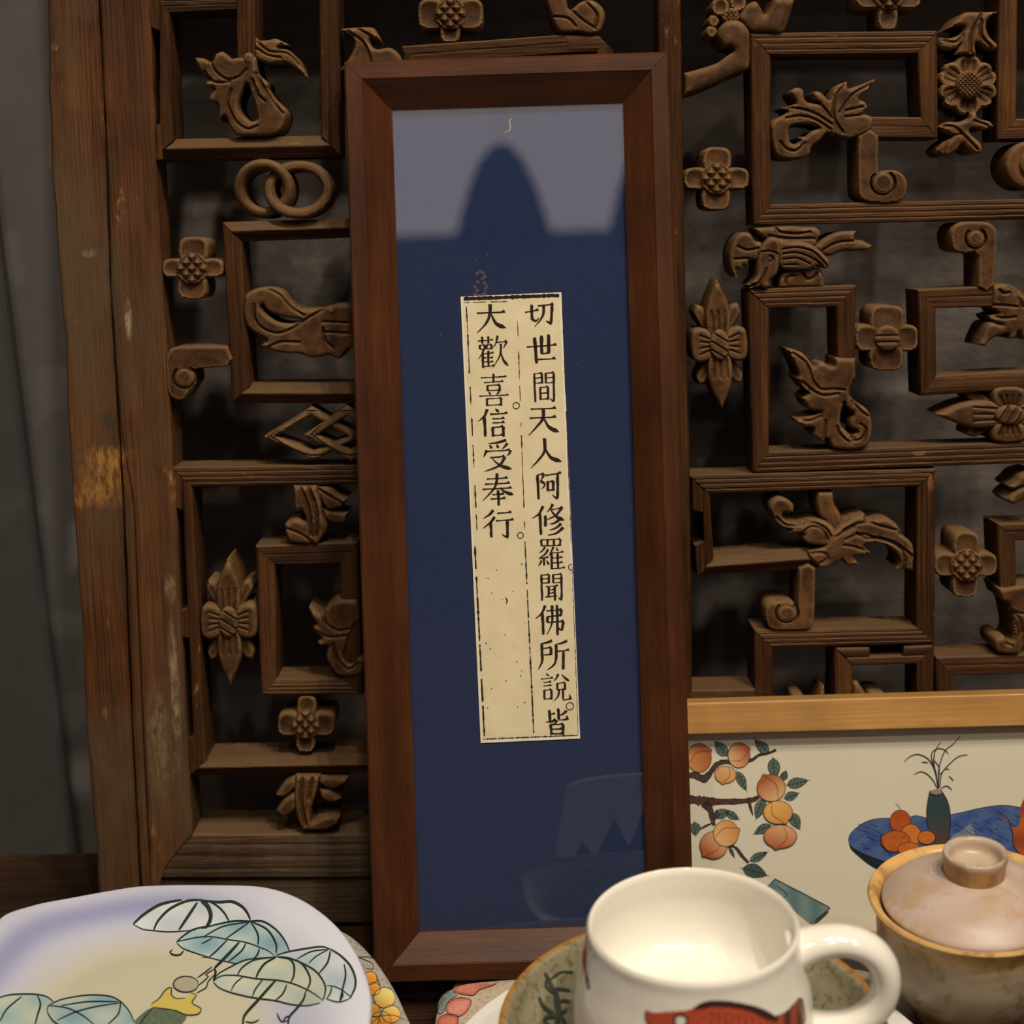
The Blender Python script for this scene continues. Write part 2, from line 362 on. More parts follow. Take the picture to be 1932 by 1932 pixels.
# ================================================================ ROOM
YW = 1.20
def struct(o): o['kind'] = 'structure'; return o
struct(box('floor', (-2.6, -3.2, -0.80), (2.6, YW + .1, -0.75), FLOORM))
struct(box('ceiling', (-2.6, -3.2, 3.0), (2.6, YW + .1, 3.05), CEILM))
struct(box('wall_back', (-2.6, YW, -0.75), (2.6, YW + .1, 3.0), PLASTER))
struct(box('wall_left', (-2.7, -3.2, -0.75), (-2.6, YW + .1, 3.0), ROOMW))
struct(box('wall_right', (2.6, -3.2, -0.75), (2.7, YW + .1, 3.0), ROOMW))
fw = struct(empty('wall_front'))
ZA, ZB = 2.42, 2.95
box('wall_panel', (-2.6, -3.3, -0.75), (2.6, -3.2, ZA), ROOMW, fw)
box('wall_panel', (-2.6, -3.3, ZB), (2.6, -3.2, 3.0), ROOMW, fw)
DAY = emit('daylight_pane', (1.0, 0.86, 0.84), 0.95)
wn = struct(empty('window_1'))
for i in range(3):
    x0 = -2.6 + i * 1.7333
    box('window_pane', (x0 + .03, -3.27, ZA), (x0 + 1.7, -3.26, ZB), DAY, wn)
    box('window_mullion', (x0 - .03, -3.28, ZA), (x0 + .03, -3.2, ZB), SHADE, wn)
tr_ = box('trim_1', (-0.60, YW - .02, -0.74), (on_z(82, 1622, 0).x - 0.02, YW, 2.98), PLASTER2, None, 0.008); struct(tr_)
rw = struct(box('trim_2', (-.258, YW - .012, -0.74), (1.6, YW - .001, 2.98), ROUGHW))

# ================================================================ TABLE
yb = on_z(100, 1625, 0).y + 0.01
tb = tag(empty('table'), 'dark brown wooden table under the plates and the leaning screen', 'table')
box('tabletop', (-1.0, 0.25, -0.03), (1.0, yb, 0.0), W_T, tb, 0.002)
for x in (-.95, .89):
    for y in (.29, yb - .1): box('leg', (x, y, -0.75), (x + .06, y + .06, -0.03), W_T, tb)

# ================================================================ LATTICE SCREEN
LS = tag(empty('lattice_screen', SP.mat), 'tall carved brown wooden lattice screen leaning against the grey wall', 'screen')
C1=(250,0,4.111);C2=(250,400,4.111);C3=(250,850,4.111);C4=(250,1250,4.111);C5=(1240,0,5.367);C6=(1560,0,5.194);C7=(1280,370,5.855);C8=(1590,370,5.649)
C9=(1280,640,5.855);C10=(1590,640,5.649);C11=(1280,880,5.855);C12=(1590,900,5.649);C13=(1280,1130,2.963);CT=(600,0,2.76)
# posts
jo = [(60,-860),(90,0),(97,300),(115,560),(125,640),(128,800),(140,960),(155,1180),(165,1400),(183,1600),(190,1747)]
jc = [(163,-860),(186,0),(199,300),(207,560),(212,640),(223,800),(231,960),(240,1180),(249,1400),(259,1600),(267,1747)]
jc2 = [(x + 3.5, y) for x, y in jc]
ji = [(250,-860),(283,0),(295,300),(307,560),(315,640),(323,800),(332,960),(342,1180),(355,1400),(364,1573),(287,1659)]
bar(LS, 'outer_post', jo, jc, W_J, 'bev', base=0.001, wob=1.6, step=40)

jc3 = [(x + 18, y) for x, y in jc2]
bar(LS, 'bead_strip', jc2[5:], [(jc2[5][0] + 1, jc2[5][1])] + jc3[6:], W_J, 'flat', base=0.0006, wob=0.6, step=40)
bar(LS, 'inner_post', jc2[:6] + [(x + 1, y) for x, y in jc3[6:-1]] + [(284, 1747)], ji, W_J, 'bev', wob=1.0, step=40, base=0.0015)
bar(LS, 'centre_post', [(1226,-860),(1241,0),(1246,300),(1250,640),(1256,900),(1262,1310),(1268,1747)], [(1268,-860),(1284,0),(1289,300),(1295,640),(1302,900),(1306,1310),(1312,1747)], W_V, 'two')
# right part carries on beyond the picture
bar(LS, 'outer_post', [(2405,-860),(2398,1747)], [(2505,-860),(2490,1747)], W_J, 'bev')
bar(LS, 'bottom_rail', [(364,1573),(1268,1573)], [(287,1659),(1268,1657)], W_R, 'reed', back=-.045, wob=.8)
bar(LS, 'bottom_rail', [(1312,1573),(2400,1573)], [(1312,1657),(2400,1657)], W_R, 'reed', back=-.045)
bar(LS, 'skirt_board', [(285,1658),(1268,1656)], [(285,1747),(1268,1747)], W_R, 'bev', back=-.02, base=-.003, wob=.5)
bar(LS, 'skirt_board', [(1312,1656),(2400,1656)], [(1312,1747),(2400,1747)], W_R, 'bev', back=-.02, base=-.003)
bar(LS, 'top_rail', [(70,-960),(2490,-960)], [(70,-862),(2490,-862)], W_R, 'bev')
def hb(A0, A1, B0, B1, prof='reed', **k): return bar(LS, 'lattice_bar', [A0, A1], [B0, B1], W_H, prof, **k)
def vb(A0, A1, B0, B1, prof='two', **k): return bar(LS, 'lattice_bar', [A0, A1], [B0, B1], W_V, prof, **k)
# the screen goes on above; unseen bars added and spaced to shade the wall
for yy in (-240, -330, -430, -540, -640, -740): hb((290, yy), (2405, yy - 20), (290, yy + 34), (2405, yy + 14))
for k, xx in enumerate(range(340, 2400, 90)):
    ya = (-540, -330, -740, -430)[k % 4]; vb((xx, ya), (xx, ya + 180), (xx + 32, ya), (xx + 32, ya + 180))
# block A, upper left
vb((301,4),(300,290), (320,24),(329,262), 'flat')
bar(LS,'lattice_tenon',[(279,-6),(283,50)],[(301,-6),(301,57)],W_V,'flat'); bar(LS,'lattice_tenon',[(292,240),(293,302)],[(308,229),(308,300)],W_V,'flat')
hb((329,262),(605,255),(296,302),(642,295),'ridge')
vb((598,-180),(606,255),(637,-180),(643,294),'two')
hb((300,2),(446,-2),(320,24),(446,18),'two')
vb((444,-180),(447,108),(482,-180),(483,116),'reed')
# block B
hb((419,419),(900,405),(457,456),(880,440),'ridge'); vb((419,421),(438,761),(456,457),(473,724),'flat'); hb((473,724),(890,722),(438,761),(910,764),'ridge')
vb((880,440),(890,722),(900,405),(910,764),'flat')
# block C/D
hb((324,882),(1248,870),(361,919),(1250,905),'reed'); vb((342,900),(367,1440),(363,920),(389,1431),'flat')
bar(LS,'lattice_tenon',[(324,885),(327,953)],[(345,905),(344,962)],W_V,'flat'); bar(LS,'lattice_tenon',[(338,1154),(341,1200)],[(355,1148),(358,1203)],W_V,'flat'); bar(LS,'lattice_tenon',[(354,1396),(357,1464)],[(369,1387),(391,1431)],W_V,'flat')
hb((391,1431),(1256,1412),(358,1465),(1258,1452),'ridge')
# block E
hb((482,1030),(676,1022),(519,1066),(643,1064),'two'); vb((482,1032),(493,1312),(519,1066),(522,1282),'flat'); vb((641,1064),(648,1282),(677,1024),(684,1312),'flat')
hb((522,1282),(648,1280),(493,1312),(684,1311),'reed')
# top centre
hb((759,87),(1067,65),(770,125),(1075,100),'two'); hb((1067,65),(1129,67),(1075,100),(1158,96),'flat')
vb((760,90),(770,390),(795,120),(800,380),'flat'); vb((1125,70),(1135,390),(1158,96),(1165,390),'flat')
# block F
hb((1414,62),(1769,58),(1454,104),(1730,101),'reed'); vb((1415,64),(1421,424),(1454,106),(1455,387),'two'); hb((1455,386),(2100,372),(1421,425),(2100,410),'reed')
vb((1731,101),(1737,221),(1769,60),(1770,261),'flat'); hb((1620,220),(1737,221),(1640,260),(1770,261),'two')
# H
vb((1886,-180),(1881,264),(1922,-180),(1918,224),'two'); hb((1918,224),(2100,218),(1881,264),(2100,260),'two')
# I
hb((1413,546),(1616,538),(1452,581),(1577,579),'reed'); vb((1411,548),(1420,892),(1452,583),(1451,852),'two'); hb((1451,853),(2150,826),(1421,893),(2150,866),'reed')
vb((1577,579),(1580,700),(1615,540),(1613,720),'two')
# J
hb((1731,547),(1873,539),(1765,581),(1873,579),'two'); vb((1731,548),(1737,746),(1766,582),(1767,708),'two'); hb((1767,709),(2100,690),(1737,747),(2100,724),'flat')
# K
hb((1301,897),(1766,884),(1339,931),(1730,918),'reed',base=.0006); vb((1326,912),(1329,1070),(1339,931),(1347,1052),'reed')
bar(LS,'lattice_tenon',[(1305,902),(1306,961)],[(1327,912),(1327,966)],W_V,'two'); bar(LS,'lattice_tenon',[(1311,1030),(1315,1087)],[(1330,1022),(1331,1075)],W_V,'two')
hb((1347,1050),(1545,1034),(1316,1088),(1545,1073),'ridge'); vb((1730,918),(1728,1182),(1766,885),(1764,1214),'reed')
# L, M
hb((1883,989),(2100,985),(1915,1020),(2100,1018),'two'); vb((1882,990),(1887,1118),(1916,1021),(1919,1110),'flat'); 
hb((1766,1240),(2100,1230),(1796,1275),(2100,1268),'two'); vb((1765,1240),(1767,1350),(1796,1276),(1799,1350),'two')
# N, O
hb((1424,1189),(1730,1183),(1459,1223),(1763,1214),'reed'); vb((1423,1190),(1424,1350),(1459,1224),(1459,1350),'two')
hb((1577,1223),(1640,1222),(1597,1240),(1641,1239),'flat'); hb((1706,1220),(1760,1217),(1703,1239),(1745,1236),'flat'); hb((1597,1240),(1745,1236),(1609,1256),(1731,1253),'flat')
vb((1575,1224),(1574,1350),(1609,1255),(1609,1350),'two'); vb((1729,1252),(1729,1350),(1763,1217),(1761,1350),'two')
hb((1300,1302),(1425,1300),(1304,1345),(1425,1342),'flat')

def flower4(cx, cy, r, vh, vr, hh, hr, hat=True, lbl=None):
    """cross flower: four blunt petals and a cross-hatched disc"""
    c = carve(LS, 'carved_flower', ell(cx, cy, r * 1.15, n=16), base=-.004, dome=.001)
    def pet(L, hw, a):
        pts = [(r * .55, -hw * .8), (L * .72, -hw), (L * .95, -hw * .72), (L, 0), (L * .95, hw * .72), (L * .72, hw), (r * .55, hw * .8)]
        q = rot_pts(pts, cx, cy, a); tx, ty = cx + cos(a) * L * .68, cy + sin(a) * L * .68
        carve(c, 'petal', q, base=-.0022, rnd=6, dome=.0022, cup=(tx, ty, hw * .85, hw * .85, .0016))
    pet(vr, vh, -pi / 2 + .03); pet(vr, vh, pi / 2 + .03); pet(hr, hh, 0); pet(hr, hh, pi)
    carve(c, 'seed_disc', ell(cx, cy, r), base=.001, rnd=r * .5, dome=.0018, sp=2.6, hatch=(cx, cy, 22, .0026) if hat else None,
          grooves=() if hat else [([(cx - r, cy - 4), (cx + r, cy - 5)], 4, .001), ([(cx - r, cy + 8), (cx + r, cy + 7)], 4, .001)])
flower4(363,506,29, 28,59, 18,58); flower4(577,1367,26, 18,54, 22,54); flower4(1352,337,29, 27,60, 21,62); flower4(1674,638,24, 33,62, 25,60,False)
flower4(1823,1066,30, 25,62, 22,60); flower4(850,26,29, 19,55, 29,62); flower4(1677,-12,30, 19,70, 28,62)

def lily(cx, cy, a, up, dn, hw):
    """long pointed petals on one axis, blunt ones across, oval heart"""
    R = lambda pts: rot_pts(pts, cx, cy, a)
    b = carve(LS, 'carved_lily', R([(-10,-14),(10,-14),(14,14),(-14,14)]), base=-.006)
    for sx in (-1, 1):
        for sy in (-1, 1):
            carve(b, 'back_petal', R([(sx*6, sy*20), (sx*26, sy*70), (sx*40, sy*76, S), (sx*44, sy*58), (sx*24, sy*26)]), base=-.006, rnd=7, dome=.002)
    for L, s in ((up, -1), (dn, 1)):
        pts = [(-hw*.7, s*16), (-hw, s*L*.42), (-hw*.72, s*L*.7), (0, s*L, S), (hw*.72, s*L*.7), (hw, s*L*.42), (hw*.7, s*16)]
        g = [([(x, s*18) , (x*1.3, s*L*.5)], 4, .0011) for x in (-10, 0, 10)]
        carve(b, 'petal', R(pts), base=-.0015, rnd=12, dome=.003, grooves=[(R(p), w_, d_) for p, w_, d_ in g])
    for s in (-1, 1):
        pts = [(s*14,-22),(s*34,-33),(s*50,-27),(s*54,0),(s*50,26),(s*34,33),(s*14,22)]
        g = [([(s*18, y*.6), (s*36, y)], 3.5, .0012) for y in (-18,-6,6,18)]
        carve(b, 'petal', R(pts), base=-.001, rnd=9, dome=.0028, grooves=[(R(p), w_, d_) for p, w_, d_ in g])
    g = [([(-14,-16+o_),(16,4+o_)],3,.0014) for o_ in (-8,10,26)]
    carve(b, 'seed_disc', R(ell(0,0,19,29)), base=.0018, rnd=10, dome=.0022, sp=3, grooves=[(R(p), w_, d_) for p, w_, d_ in g])
lily(432,1172,-.02,120,120,23); lily(1357,650,-.04,124,122,24); lily(1904,782,-pi/2,134,134,26)

def hook(k, pts, disc, name='scroll_bracket'):
    o = carve(LS, name, cr(k, pts), rnd=5, dome=.0016, base=.0004)
    cx, cy, rx = disc[:3]; ry = disc[3] if len(disc) > 3 else rx; cx, cy = k[0] + cx / k[2], k[1] + cy / k[2]; rx /= k[2]; ry /= k[2]
    o.data = carve(LS, 'tmp', cr(k, pts), rnd=5, dome=.0016, base=.0004, grooves=[([(cx + (rx + 2) * cos(t), cy + (ry + 2) * sin(t)) for t in np.linspace(-.9, 3.9, 22)], 3, .0028)], sp=3).data
    bpy.data.objects.remove(bpy.data.objects['tmp'])
    carve(o, 'scroll_eye', ell(cx, cy, rx - 1, ry - 1, 18), base=.0006, rnd=7, dome=.0022, sp=3.4)
hook(C2,[(780,1135,S),(735,1040,S),(350,1045),(290,1070),(262,1140),(262,1260),(275,1380),(320,1445),(400,1450),(470,1350),(487,1330),(485,1250),(470,1222),(740,1195,S)],(405,1280,78))
hook(C6,[(300,1330,S),(410,1265,S),(505,1330,S),(505,1680),(570,1668),(690,1678),(770,1750),(780,1860),(740,1950),(640,1985),(480,1985),(360,1960),(305,1880)],(545,1790,108))
hook(C8,[(1435,640,S),(1435,960,S),(1520,1015,S),(1610,960,S),(1635,600),(1635,380),(1580,300),(1480,275),(1250,280),(1165,340),(1145,440),(1180,570),(1290,605),(1400,600)],(1410,450,97))
hook(C11,[(1325,1120,S),(1430,1070,S),(1510,1120,S),(1500,1640),(1480,1740),(1420,1795),(1040,1795),(970,1720),(955,1600),(975,1530),(1050,1490),(1250,1490),(1310,1540,S)],(1195,1610,112,98))

# interlocked rings
def ring(cx, cy, rx, ry, tilt):
    loops = [smooth_loop(ell(cx, cy, rx, ry, 24), 3.5), smooth_loop(ell(cx, cy, rx - 21, ry - 21, 20), 3.5)]
    V, T = triangulate(loops, 3.6); d = loop_dist(V, loops); U = np.array([SP.uv(*p) for p in V])
    h = .0045 * np.sqrt(np.clip(1 - (1 - np.clip(d / 9.5, 0, 1)) ** 2, 0, 1)) - .002; off = (V[:, 1] - cy) / ry * tilt
    n = len(V); P = [(U[i, 0], U[i, 1], h[i] + off[i]) for i in range(n)] + [(U[i, 0], U[i, 1], -.029 + off[i]) for i in range(n)]
    Fc = [tuple(t) for t in T.tolist()] + [tuple(n + x for x in t[::-1]) for t in T.tolist()] + [(b, a, n + a, n + b) for a, b in boundary(T.tolist())]
    mesh('carved_ring', P, Fc, W_C, LS, 40)
ring(497,356,57,56,-.004); ring(563,357,66,56,.004)
for o_, i_ in (([(1020,1740,S),(1385,1508,S),(1780,1740,S),(1410,1925,S)],[(1112,1740,S),(1385,1578,S),(1670,1740,S),(1405,1850,S)]),([(1335,1725,S),(1660,1500,S),(2060,1720,S),(1700,1930,S)],[(1440,1725,S),(1665,1580,S),(1940,1720,S),(1690,1840,S)])):
    carve(LS, 'carved_diamond', [cr(C2, o_), cr(C2, i_)], base=.0005 if o_[0][0] > 1100 else -.001, rnd=8, dome=.0025, sp=4, grooves=[(cr(C2, [tuple((np.array(a[:2]) + np.array(b[:2])) / 2) for a, b in zip(o_ + o_[:1], i_ + i_[:1])]), 2.5, .001)], back=-.024)

# leaf and bud carvings
def G(k, *ls, w=4.5, d=.0016): return [(cr(k, l), w, d) for l in ls]
def orn(loops, name='carved_foliage', par=None, **k): return carve(par or LS, name, loops, rnd=k.pop('rnd', 9), dome=k.pop('dome', .003), **k)
a = orn([cr(C1,[(800,450,S),(770,455),(740,430),(700,402),(650,420),(615,480),(560,455),(487,448,S),(510,520),(570,600),(600,620),(570,640),(580,670),(640,690),(605,740),(600,780),(665,815),(670,930,S),(720,905),(760,990),(810,1050),(900,1058),(1080,1050),(1160,1000),(1195,900),(1180,840),(1100,760),(1050,680),(1050,640),(980,570),(965,440,S)]),
         cr(C1,[(890,650),(850,720),(825,800),(850,880),(920,940),(970,920),(960,850),(920,720)])], 'carved_bud',
        grooves=G(C1,[(610,490),(650,560),(740,620),(830,600),(890,540)],[(560,560),(640,640),(760,640)],[(770,700),(740,800),(780,900),(820,960),(900,1005),(970,980)],[(960,570),(1020,680),(1100,800),(1165,880)],[(930,620),(980,740),(1030,790)]))
orn([cr(C1,[(945,270,S),(980,310),(1050,310),(1110,300),(1160,320),(1215,345,S),(1150,350),(1130,375),(1200,385),(1260,430),(1310,500),(1343,585,S),(1260,530),(1180,490),(1060,495),(980,470),(950,440,S)])],'leaf',a,base=-.001,grooves=G(C1,[(960,320),(1060,400),(1200,420),(1300,510)],[(965,380),(1050,430),(1150,450)]))
carve(a,'stem_boss',ell(250+905/4.111,455/4.111,10,11,12),base=.002,rnd=8,dome=.002,sp=3)
b = orn([cr(C2,[(870,690),(880,640),(940,600),(1010,583),(1090,588),(1160,620),(1220,690),(1290,745),(1400,745),(1480,742),(1540,720),(1670,712),(1900,760),(2050,900),(1850,1030),(1680,1060),(1620,1130),(1590,1140),(1530,1110),(1400,1130),(1300,1100),(1200,1095),(1100,1080),(1060,1060),(1000,1030,S),(1040,990),(940,930),(890,880),(865,790)]),
         cr(C2,[(1010,715),(1045,760),(1100,790),(1190,815),(1310,835),(1240,862),(1130,850),(1040,790),(1000,740)])],
        grooves=G(C2,[(945,720),(950,820),(1010,900),(1130,940),(1250,900),(1370,820),(1480,760)],[(1060,600),(1150,650),(1230,740),(1330,800)],[(1050,1055),(1150,1010),(1300,1010)],[(1480,900),(1500,1000),(1560,1050)],[(1480,850),(1680,860)],[(1490,930),(1680,940)]))
carve(b,'stem_boss',ell(250+1545/4.111,400+760/4.111,8,8,12),base=.002,rnd=7,dome=.002,sp=3)
a = orn([cr(C3,[(1250,270,S),(1430,270,S),(1460,380),(1475,480),(1510,600),(1440,720,S),(1230,705),(1185,610),(1190,560),(1270,525),(1335,550),(1345,520),(1310,450),(1275,470),(1255,400)])],grooves=G(C3,[(1310,290),(1370,450),(1390,650)],[(1370,290),(1430,450),(1430,650)],[(1195,600),(1300,640),(1390,700)]))
orn([cr(C3,[(1420,275,S),(1530,285),(1600,340),(1670,375,S),(1630,430),(1520,455),(1470,400)])],'leaf',a,base=-.002,grooves=G(C3,[(1440,300),(1540,360),(1630,410)]))
orn([cr(C3,[(1470,450,S),(1560,470),(1665,490,S),(1640,560),(1560,565),(1490,530)])],'leaf',a,base=-.004)
orn([cr(C3,[(1605,1150,S),(1570,1160),(1500,1220),(1485,1265),(1370,1210,S),(1390,1280),(1430,1340),(1400,1370),(1420,1410),(1470,1450),(1440,1480),(1460,1510),(1520,1510),(1505,1600),(1560,1700),(1600,1740),(1740,1740),(1790,1700),(1800,1600),(1750,1600),(1720,1640),(1670,1640),(1640,1580),(1660,1500),(1720,1350),(1765,1300),(1750,1150,S)])],'carved_bud',grooves=G(C3,[(1480,1270),(1520,1350),(1600,1390),(1680,1380)],[(1400,1380),(1520,1440),(1660,1430)],[(1560,1500),(1600,1620),(1680,1690),(1760,1640)]))
a = orn([cr(C4,[(1270,868,S),(1460,868,S),(1430,1000),(1390,1130),(1390,1230),(1450,1200),(1560,1175),(1605,1200,S),(1590,1250),(1500,1295),(1320,1300,S),(1280,1200),(1255,1050)])],grooves=G(C4,[(1320,890),(1310,1050),(1350,1250)],[(1400,890),(1370,1050)]))
for q in ([(1260,880,S),(1180,930),(1110,1030,S),(1180,1045),(1270,960)],[(1270,1000,S),(1180,1060),(1115,1150,S),(1170,1200),(1270,1130)],[(1450,880,S),(1670,890,S),(1660,930),(1560,985),(1450,940)],[(1450,990,S),(1530,990),(1615,1060,S),(1560,1090),(1470,1060)]):
    orn([cr(C4,q)],'leaf',a,base=-.002)
# top centre
orn([cr(CT,[(120,150,S),(285,145),(325,205,S),(270,205),(300,255),(380,250),(435,300),(440,360,S),(120,360,S),(175,280),(190,215),(150,175)])],grooves=G(CT,[(150,160),(240,230),(280,330)],[(210,155),(290,200)]))
orn([cr(CT,[(1180,-30,S),(1290,-30,S),(1310,50),(1370,10),(1430,3),(1480,40),(1495,90),(1470,160),(1420,180),(1340,170),(1260,168),(1215,90)])],grooves=G(CT,[(1320,60),(1380,110),(1440,150)],[(1400,20),(1450,80),(1440,140)],[(1230,90),(1300,100),(1340,140)]))
# branch beside the centre post
a = orn([cr(C5,[(272,740,S),(420,700),(600,640),(700,570),(770,520),(740,480),(690,480),(640,440),(610,370),(620,300),(680,230),(780,205),(860,230),(925,310),(935,400),(930,680),(870,730),(760,770),(600,850),(400,930),(272,962,S)])],'carved_branch',rnd=16,dome=.004)
orn([cr(C5,[(850,130),(920,40),(1000,15),(1050,80),(1090,140),(1150,60),(1190,-20,S),(1395,-20,S),(1370,70),(1270,330),(1100,330),(950,320),(860,230),(830,180)])],'branch',a,rnd=16,dome=.004,base=-.001)
for x,y,r in ((650,60,95),(830,20,85),(585,200,62),(560,310,60)): orn([cr(C5,ell(x,y,r,r*1.05,14))],'petal',a,base=-.006,cup=(1240+x/5.367,y/5.367,14,14,.002))
carve(a,'seed_disc',cr(C5,ell(750,165,90,90,14)),base=-.002,rnd=8,dome=.002,sp=3,hatch=(1380,30,9,.0014))
# spray inside block F
orn([cr(C5,[(1160,1230),(1150,1350),(1165,1480),(1200,1570),(1290,1610),(1460,1605),(1540,1560),(1570,1480),(1640,1430),(1720,1350),(1780,1370),(1900,1410)])+cr(C6,[(80,1330),(200,1362),(300,1340),(400,1290),(440,1240),(440,1150),(345,1115,S),(400,1050,S),(370,1000),(310,965),(380,900),(430,850),(470,775,S),(330,830),(240,860),(205,865),(195,800,S),(110,830),(50,900)])+cr(C5,[(1740,1010),(1700,980),(1640,930),(1575,935),(1590,1000),(1640,1050),(1530,1040),(1490,1000),(1470,910),(1400,890),(1350,935),(1400,1045),(1250,1090,S),(1320,1135)]),
     cr(C5,[(1335,1300),(1420,1262),(1560,1262),(1640,1295),(1560,1330),(1500,1380),(1430,1390),(1445,1425),(1390,1460),(1345,1430)])],rnd=8,
    grooves=G(C5,[(1290,1100),(1450,1110),(1600,1160),(1760,1260)],[(1300,1200),(1450,1180),(1600,1220),(1740,1310)],[(1240,1440),(1300,1510),(1400,1530),(1490,1450)],[(1590,1010),(1680,1100),(1760,1200)])+G(C6,[(180,830),(80,950),(60,1150),(150,1300)],[(430,830),(250,930),(120,1100)],[(350,1050),(180,1090)],[(340,1130),(180,1150)]))
# sunflower column
sf = orn([cr(C6,[(1260,530,S),(1300,430),(1270,470),(1180,490),(1100,460),(1095,370,S),(1200,375),(1300,340),(1340,270),(1260,250),(1210,265,S),(1270,190),(1350,125),(1500,120),(1670,115,S),(1620,150),(1570,200),(1560,280),(1600,370),(1665,440),(1640,490),(1560,470),(1480,425),(1450,430),(1460,540,S)])],'carved_stalk',grooves=G(C6,[(1400,510),(1400,350),(1500,150)],[(1120,400),(1250,420),(1330,350)],[(1500,200),(1500,350),(1600,460)]))
fl = carve(LS,'carved_flower',cr(C6,ell(1390,830,150,150,16)),base=-.003)
for i in range(4):
    t = radians(45 + 90 * i); orn([rot_pts([(30,-9),(48,-8),(58,0,S),(48,8),(30,9)],1560+1390/5.194,830/5.194,t)],'back_petal',fl,base=-.006)
for i in range(6):
    t = radians(30 + 60 * i); L = 56
    carve(fl,'petal',rot_pts([(18,-13),(36,-26),(50,-20),(L,-8),(L-3,0),(L,8),(50,20),(36,26),(18,13)],1560+1390/5.194,830/5.194,t),base=-.002,rnd=7,dome=.002,cup=(1560+1390/5.194+38*cos(t),830/5.194+38*sin(t),18,18,.002),grooves=[(rot_pts([(24,y),(44,y*1.4)],1560+1390/5.194,830/5.194,t),2.5,.0007) for y in (-8,0,8)])
carve(fl,'seed_disc',cr(C6,ell(1390,830,128,140,18)),base=.001,rnd=12,dome=.003,sp=2.4,hatch=(1827,160,8.5,.0016))
orn([cr(C6,[(1105,1240,S),(1180,1195),(1280,1195),(1380,1160),(1400,1100,S),(1460,1100,S),(1480,1160),(1590,1190),(1630,1235,S),(1560,1270),(1440,1260),(1400,1270),(1410,1320),(1500,1400),(1515,1490),(1440,1500),(1370,1450),(1320,1410),(1270,1470),(1180,1525),(1110,1500),(1090,1470),(1140,1400),(1220,1340),(1160,1290)])],'carved_sprig',grooves=G(C6,[(1140,1240),(1240,1250),(1310,1310),(1400,1400),(1470,1470)],[(1300,1320),(1200,1350),(1130,1480)],[(1440,1190),(1570,1235)]))
rg = carve(LS,'carved_roundel',ell(1942,312,46,46,22),base=-.001,rnd=10,dome=.003); carve(rg,'roundel_eye',ell(1946,310,26,26,16),base=.002,rnd=10,dome=.003)
# bird under block F
bd = orn([cr(C7,[(1100,480),(1200,500),(1350,500),(1480,540),(1600,640),(1660,720),(1640,800,S),(1540,770),(1440,810),(1300,820),(1180,810),(1110,760),(1090,620)])],'carved_bird',base=.001,grooves=G(C7,[(1150,590),(1300,570),(1480,620),(1640,780)],[(1150,640),(1300,630),(1450,680),(1560,750)],[(1150,700),(1300,690),(1440,750)],[(1160,760),(1300,760)],w=3.5,d=.0014))
orn([cr(C7,[(1010,455),(940,510),(880,600),(860,720),(850,860),(800,950),(765,980,S),(850,970),(780,1015,S),(900,1000),(950,1020),(1000,990),(1010,930),(1080,860),(1110,760),(1115,650),(1130,560),(1100,470)])],'head',bd,base=.001,grooves=G(C7,[(900,620),(1010,610),(1080,640)],[(1000,660),(1040,690),(1010,720)],[(960,800),(930,880),(880,960)],w=3.2,d=.0014))
orn([cr(C7,[(700,400),(640,440),(590,520),(560,640),(570,780),(600,850),(650,905,S),(640,805),(700,810),(720,760),(770,770,S),(790,710),(860,710),(900,660),(920,520),(850,490),(790,410)])],'wing',bd,base=-.002,grooves=G(C7,[(660,560),(760,600),(880,580)],[(620,700),(760,690)]))
orn([cr(C7,[(840,350,S),(1100,330,S),(1250,325),(1350,335),(1520,345),(1575,410),(1540,480),(1500,560),(1200,520),(1000,480),(900,430)])],'cloud_crest',bd,base=-.002,grooves=G(C7,[(1080,360),(1120,400),(1300,420),(1450,400)],[(1000,440),(1200,470),(1500,470)]))
orn([cr(C7,[(1120,1010,S),(1130,900),(1200,830),(1400,800),(1560,800),(1610,870),(1625,1010,S)])],'cloud_base',bd,base=-.003,grooves=G(C7,[(1180,960),(1200,900),(1280,880)],[(1380,850),(1420,920),(1500,900),(1530,850)]))
orn([cr(C7,[(1500,560,S),(1600,480),(1750,400),(1932,382)])+cr(C8,[(80,370),(148,370,S),(130,455),(220,475),(315,525,S),(270,575),(150,585),(20,585)])+cr(C7,[(1780,620),(1680,660),(1600,640)])],'tail',bd,base=-.002,grooves=G(C7,[(1600,600),(1750,520),(1932,500),(2100,520)]))
# bud inside block I
orn([cr(C9,[(1725,200,S),(1720,290),(1660,290),(1600,250),(1550,255),(1500,300),(1450,240),(1350,140),(1190,100,S),(1260,230),(1320,380),(1300,430,S),(1400,560),(1440,590),(1370,650,S),(1440,770),(1570,800),(1500,840),(1290,880,S),(1370,960),(1480,980),(1490,1060),(1600,1140,S),(1650,1100),(1700,1190),(1800,1212)])+cr(C10,[(100,1175),(200,1160),(270,1120),(305,1000),(305,850),(250,740),(110,640),(70,560),(100,460),(135,400,S),(135,200,S)]),
     cr(C9,[(1830,700),(1795,800),(1790,930),(1850,1010),(1932,1085)])+cr(C10,[(80,1035),(140,1000),(150,970),(80,930),(70,860),(110,790),(60,740),(0,680)])],'carved_bud',
    grooves=G(C9,[(1250,150),(1380,240),(1440,340),(1480,460),(1570,550),(1720,550),(1820,560)],[(1370,470),(1480,570),(1600,620),(1760,600)],[(1310,880),(1440,900),(1570,850)],[(1740,960),(1780,1050),(1870,1130)],[(1620,900),(1600,1100)])+G(C10,[(90,660),(180,760),(260,820)],[(100,1080),(190,1060),(240,960),(180,900)]))
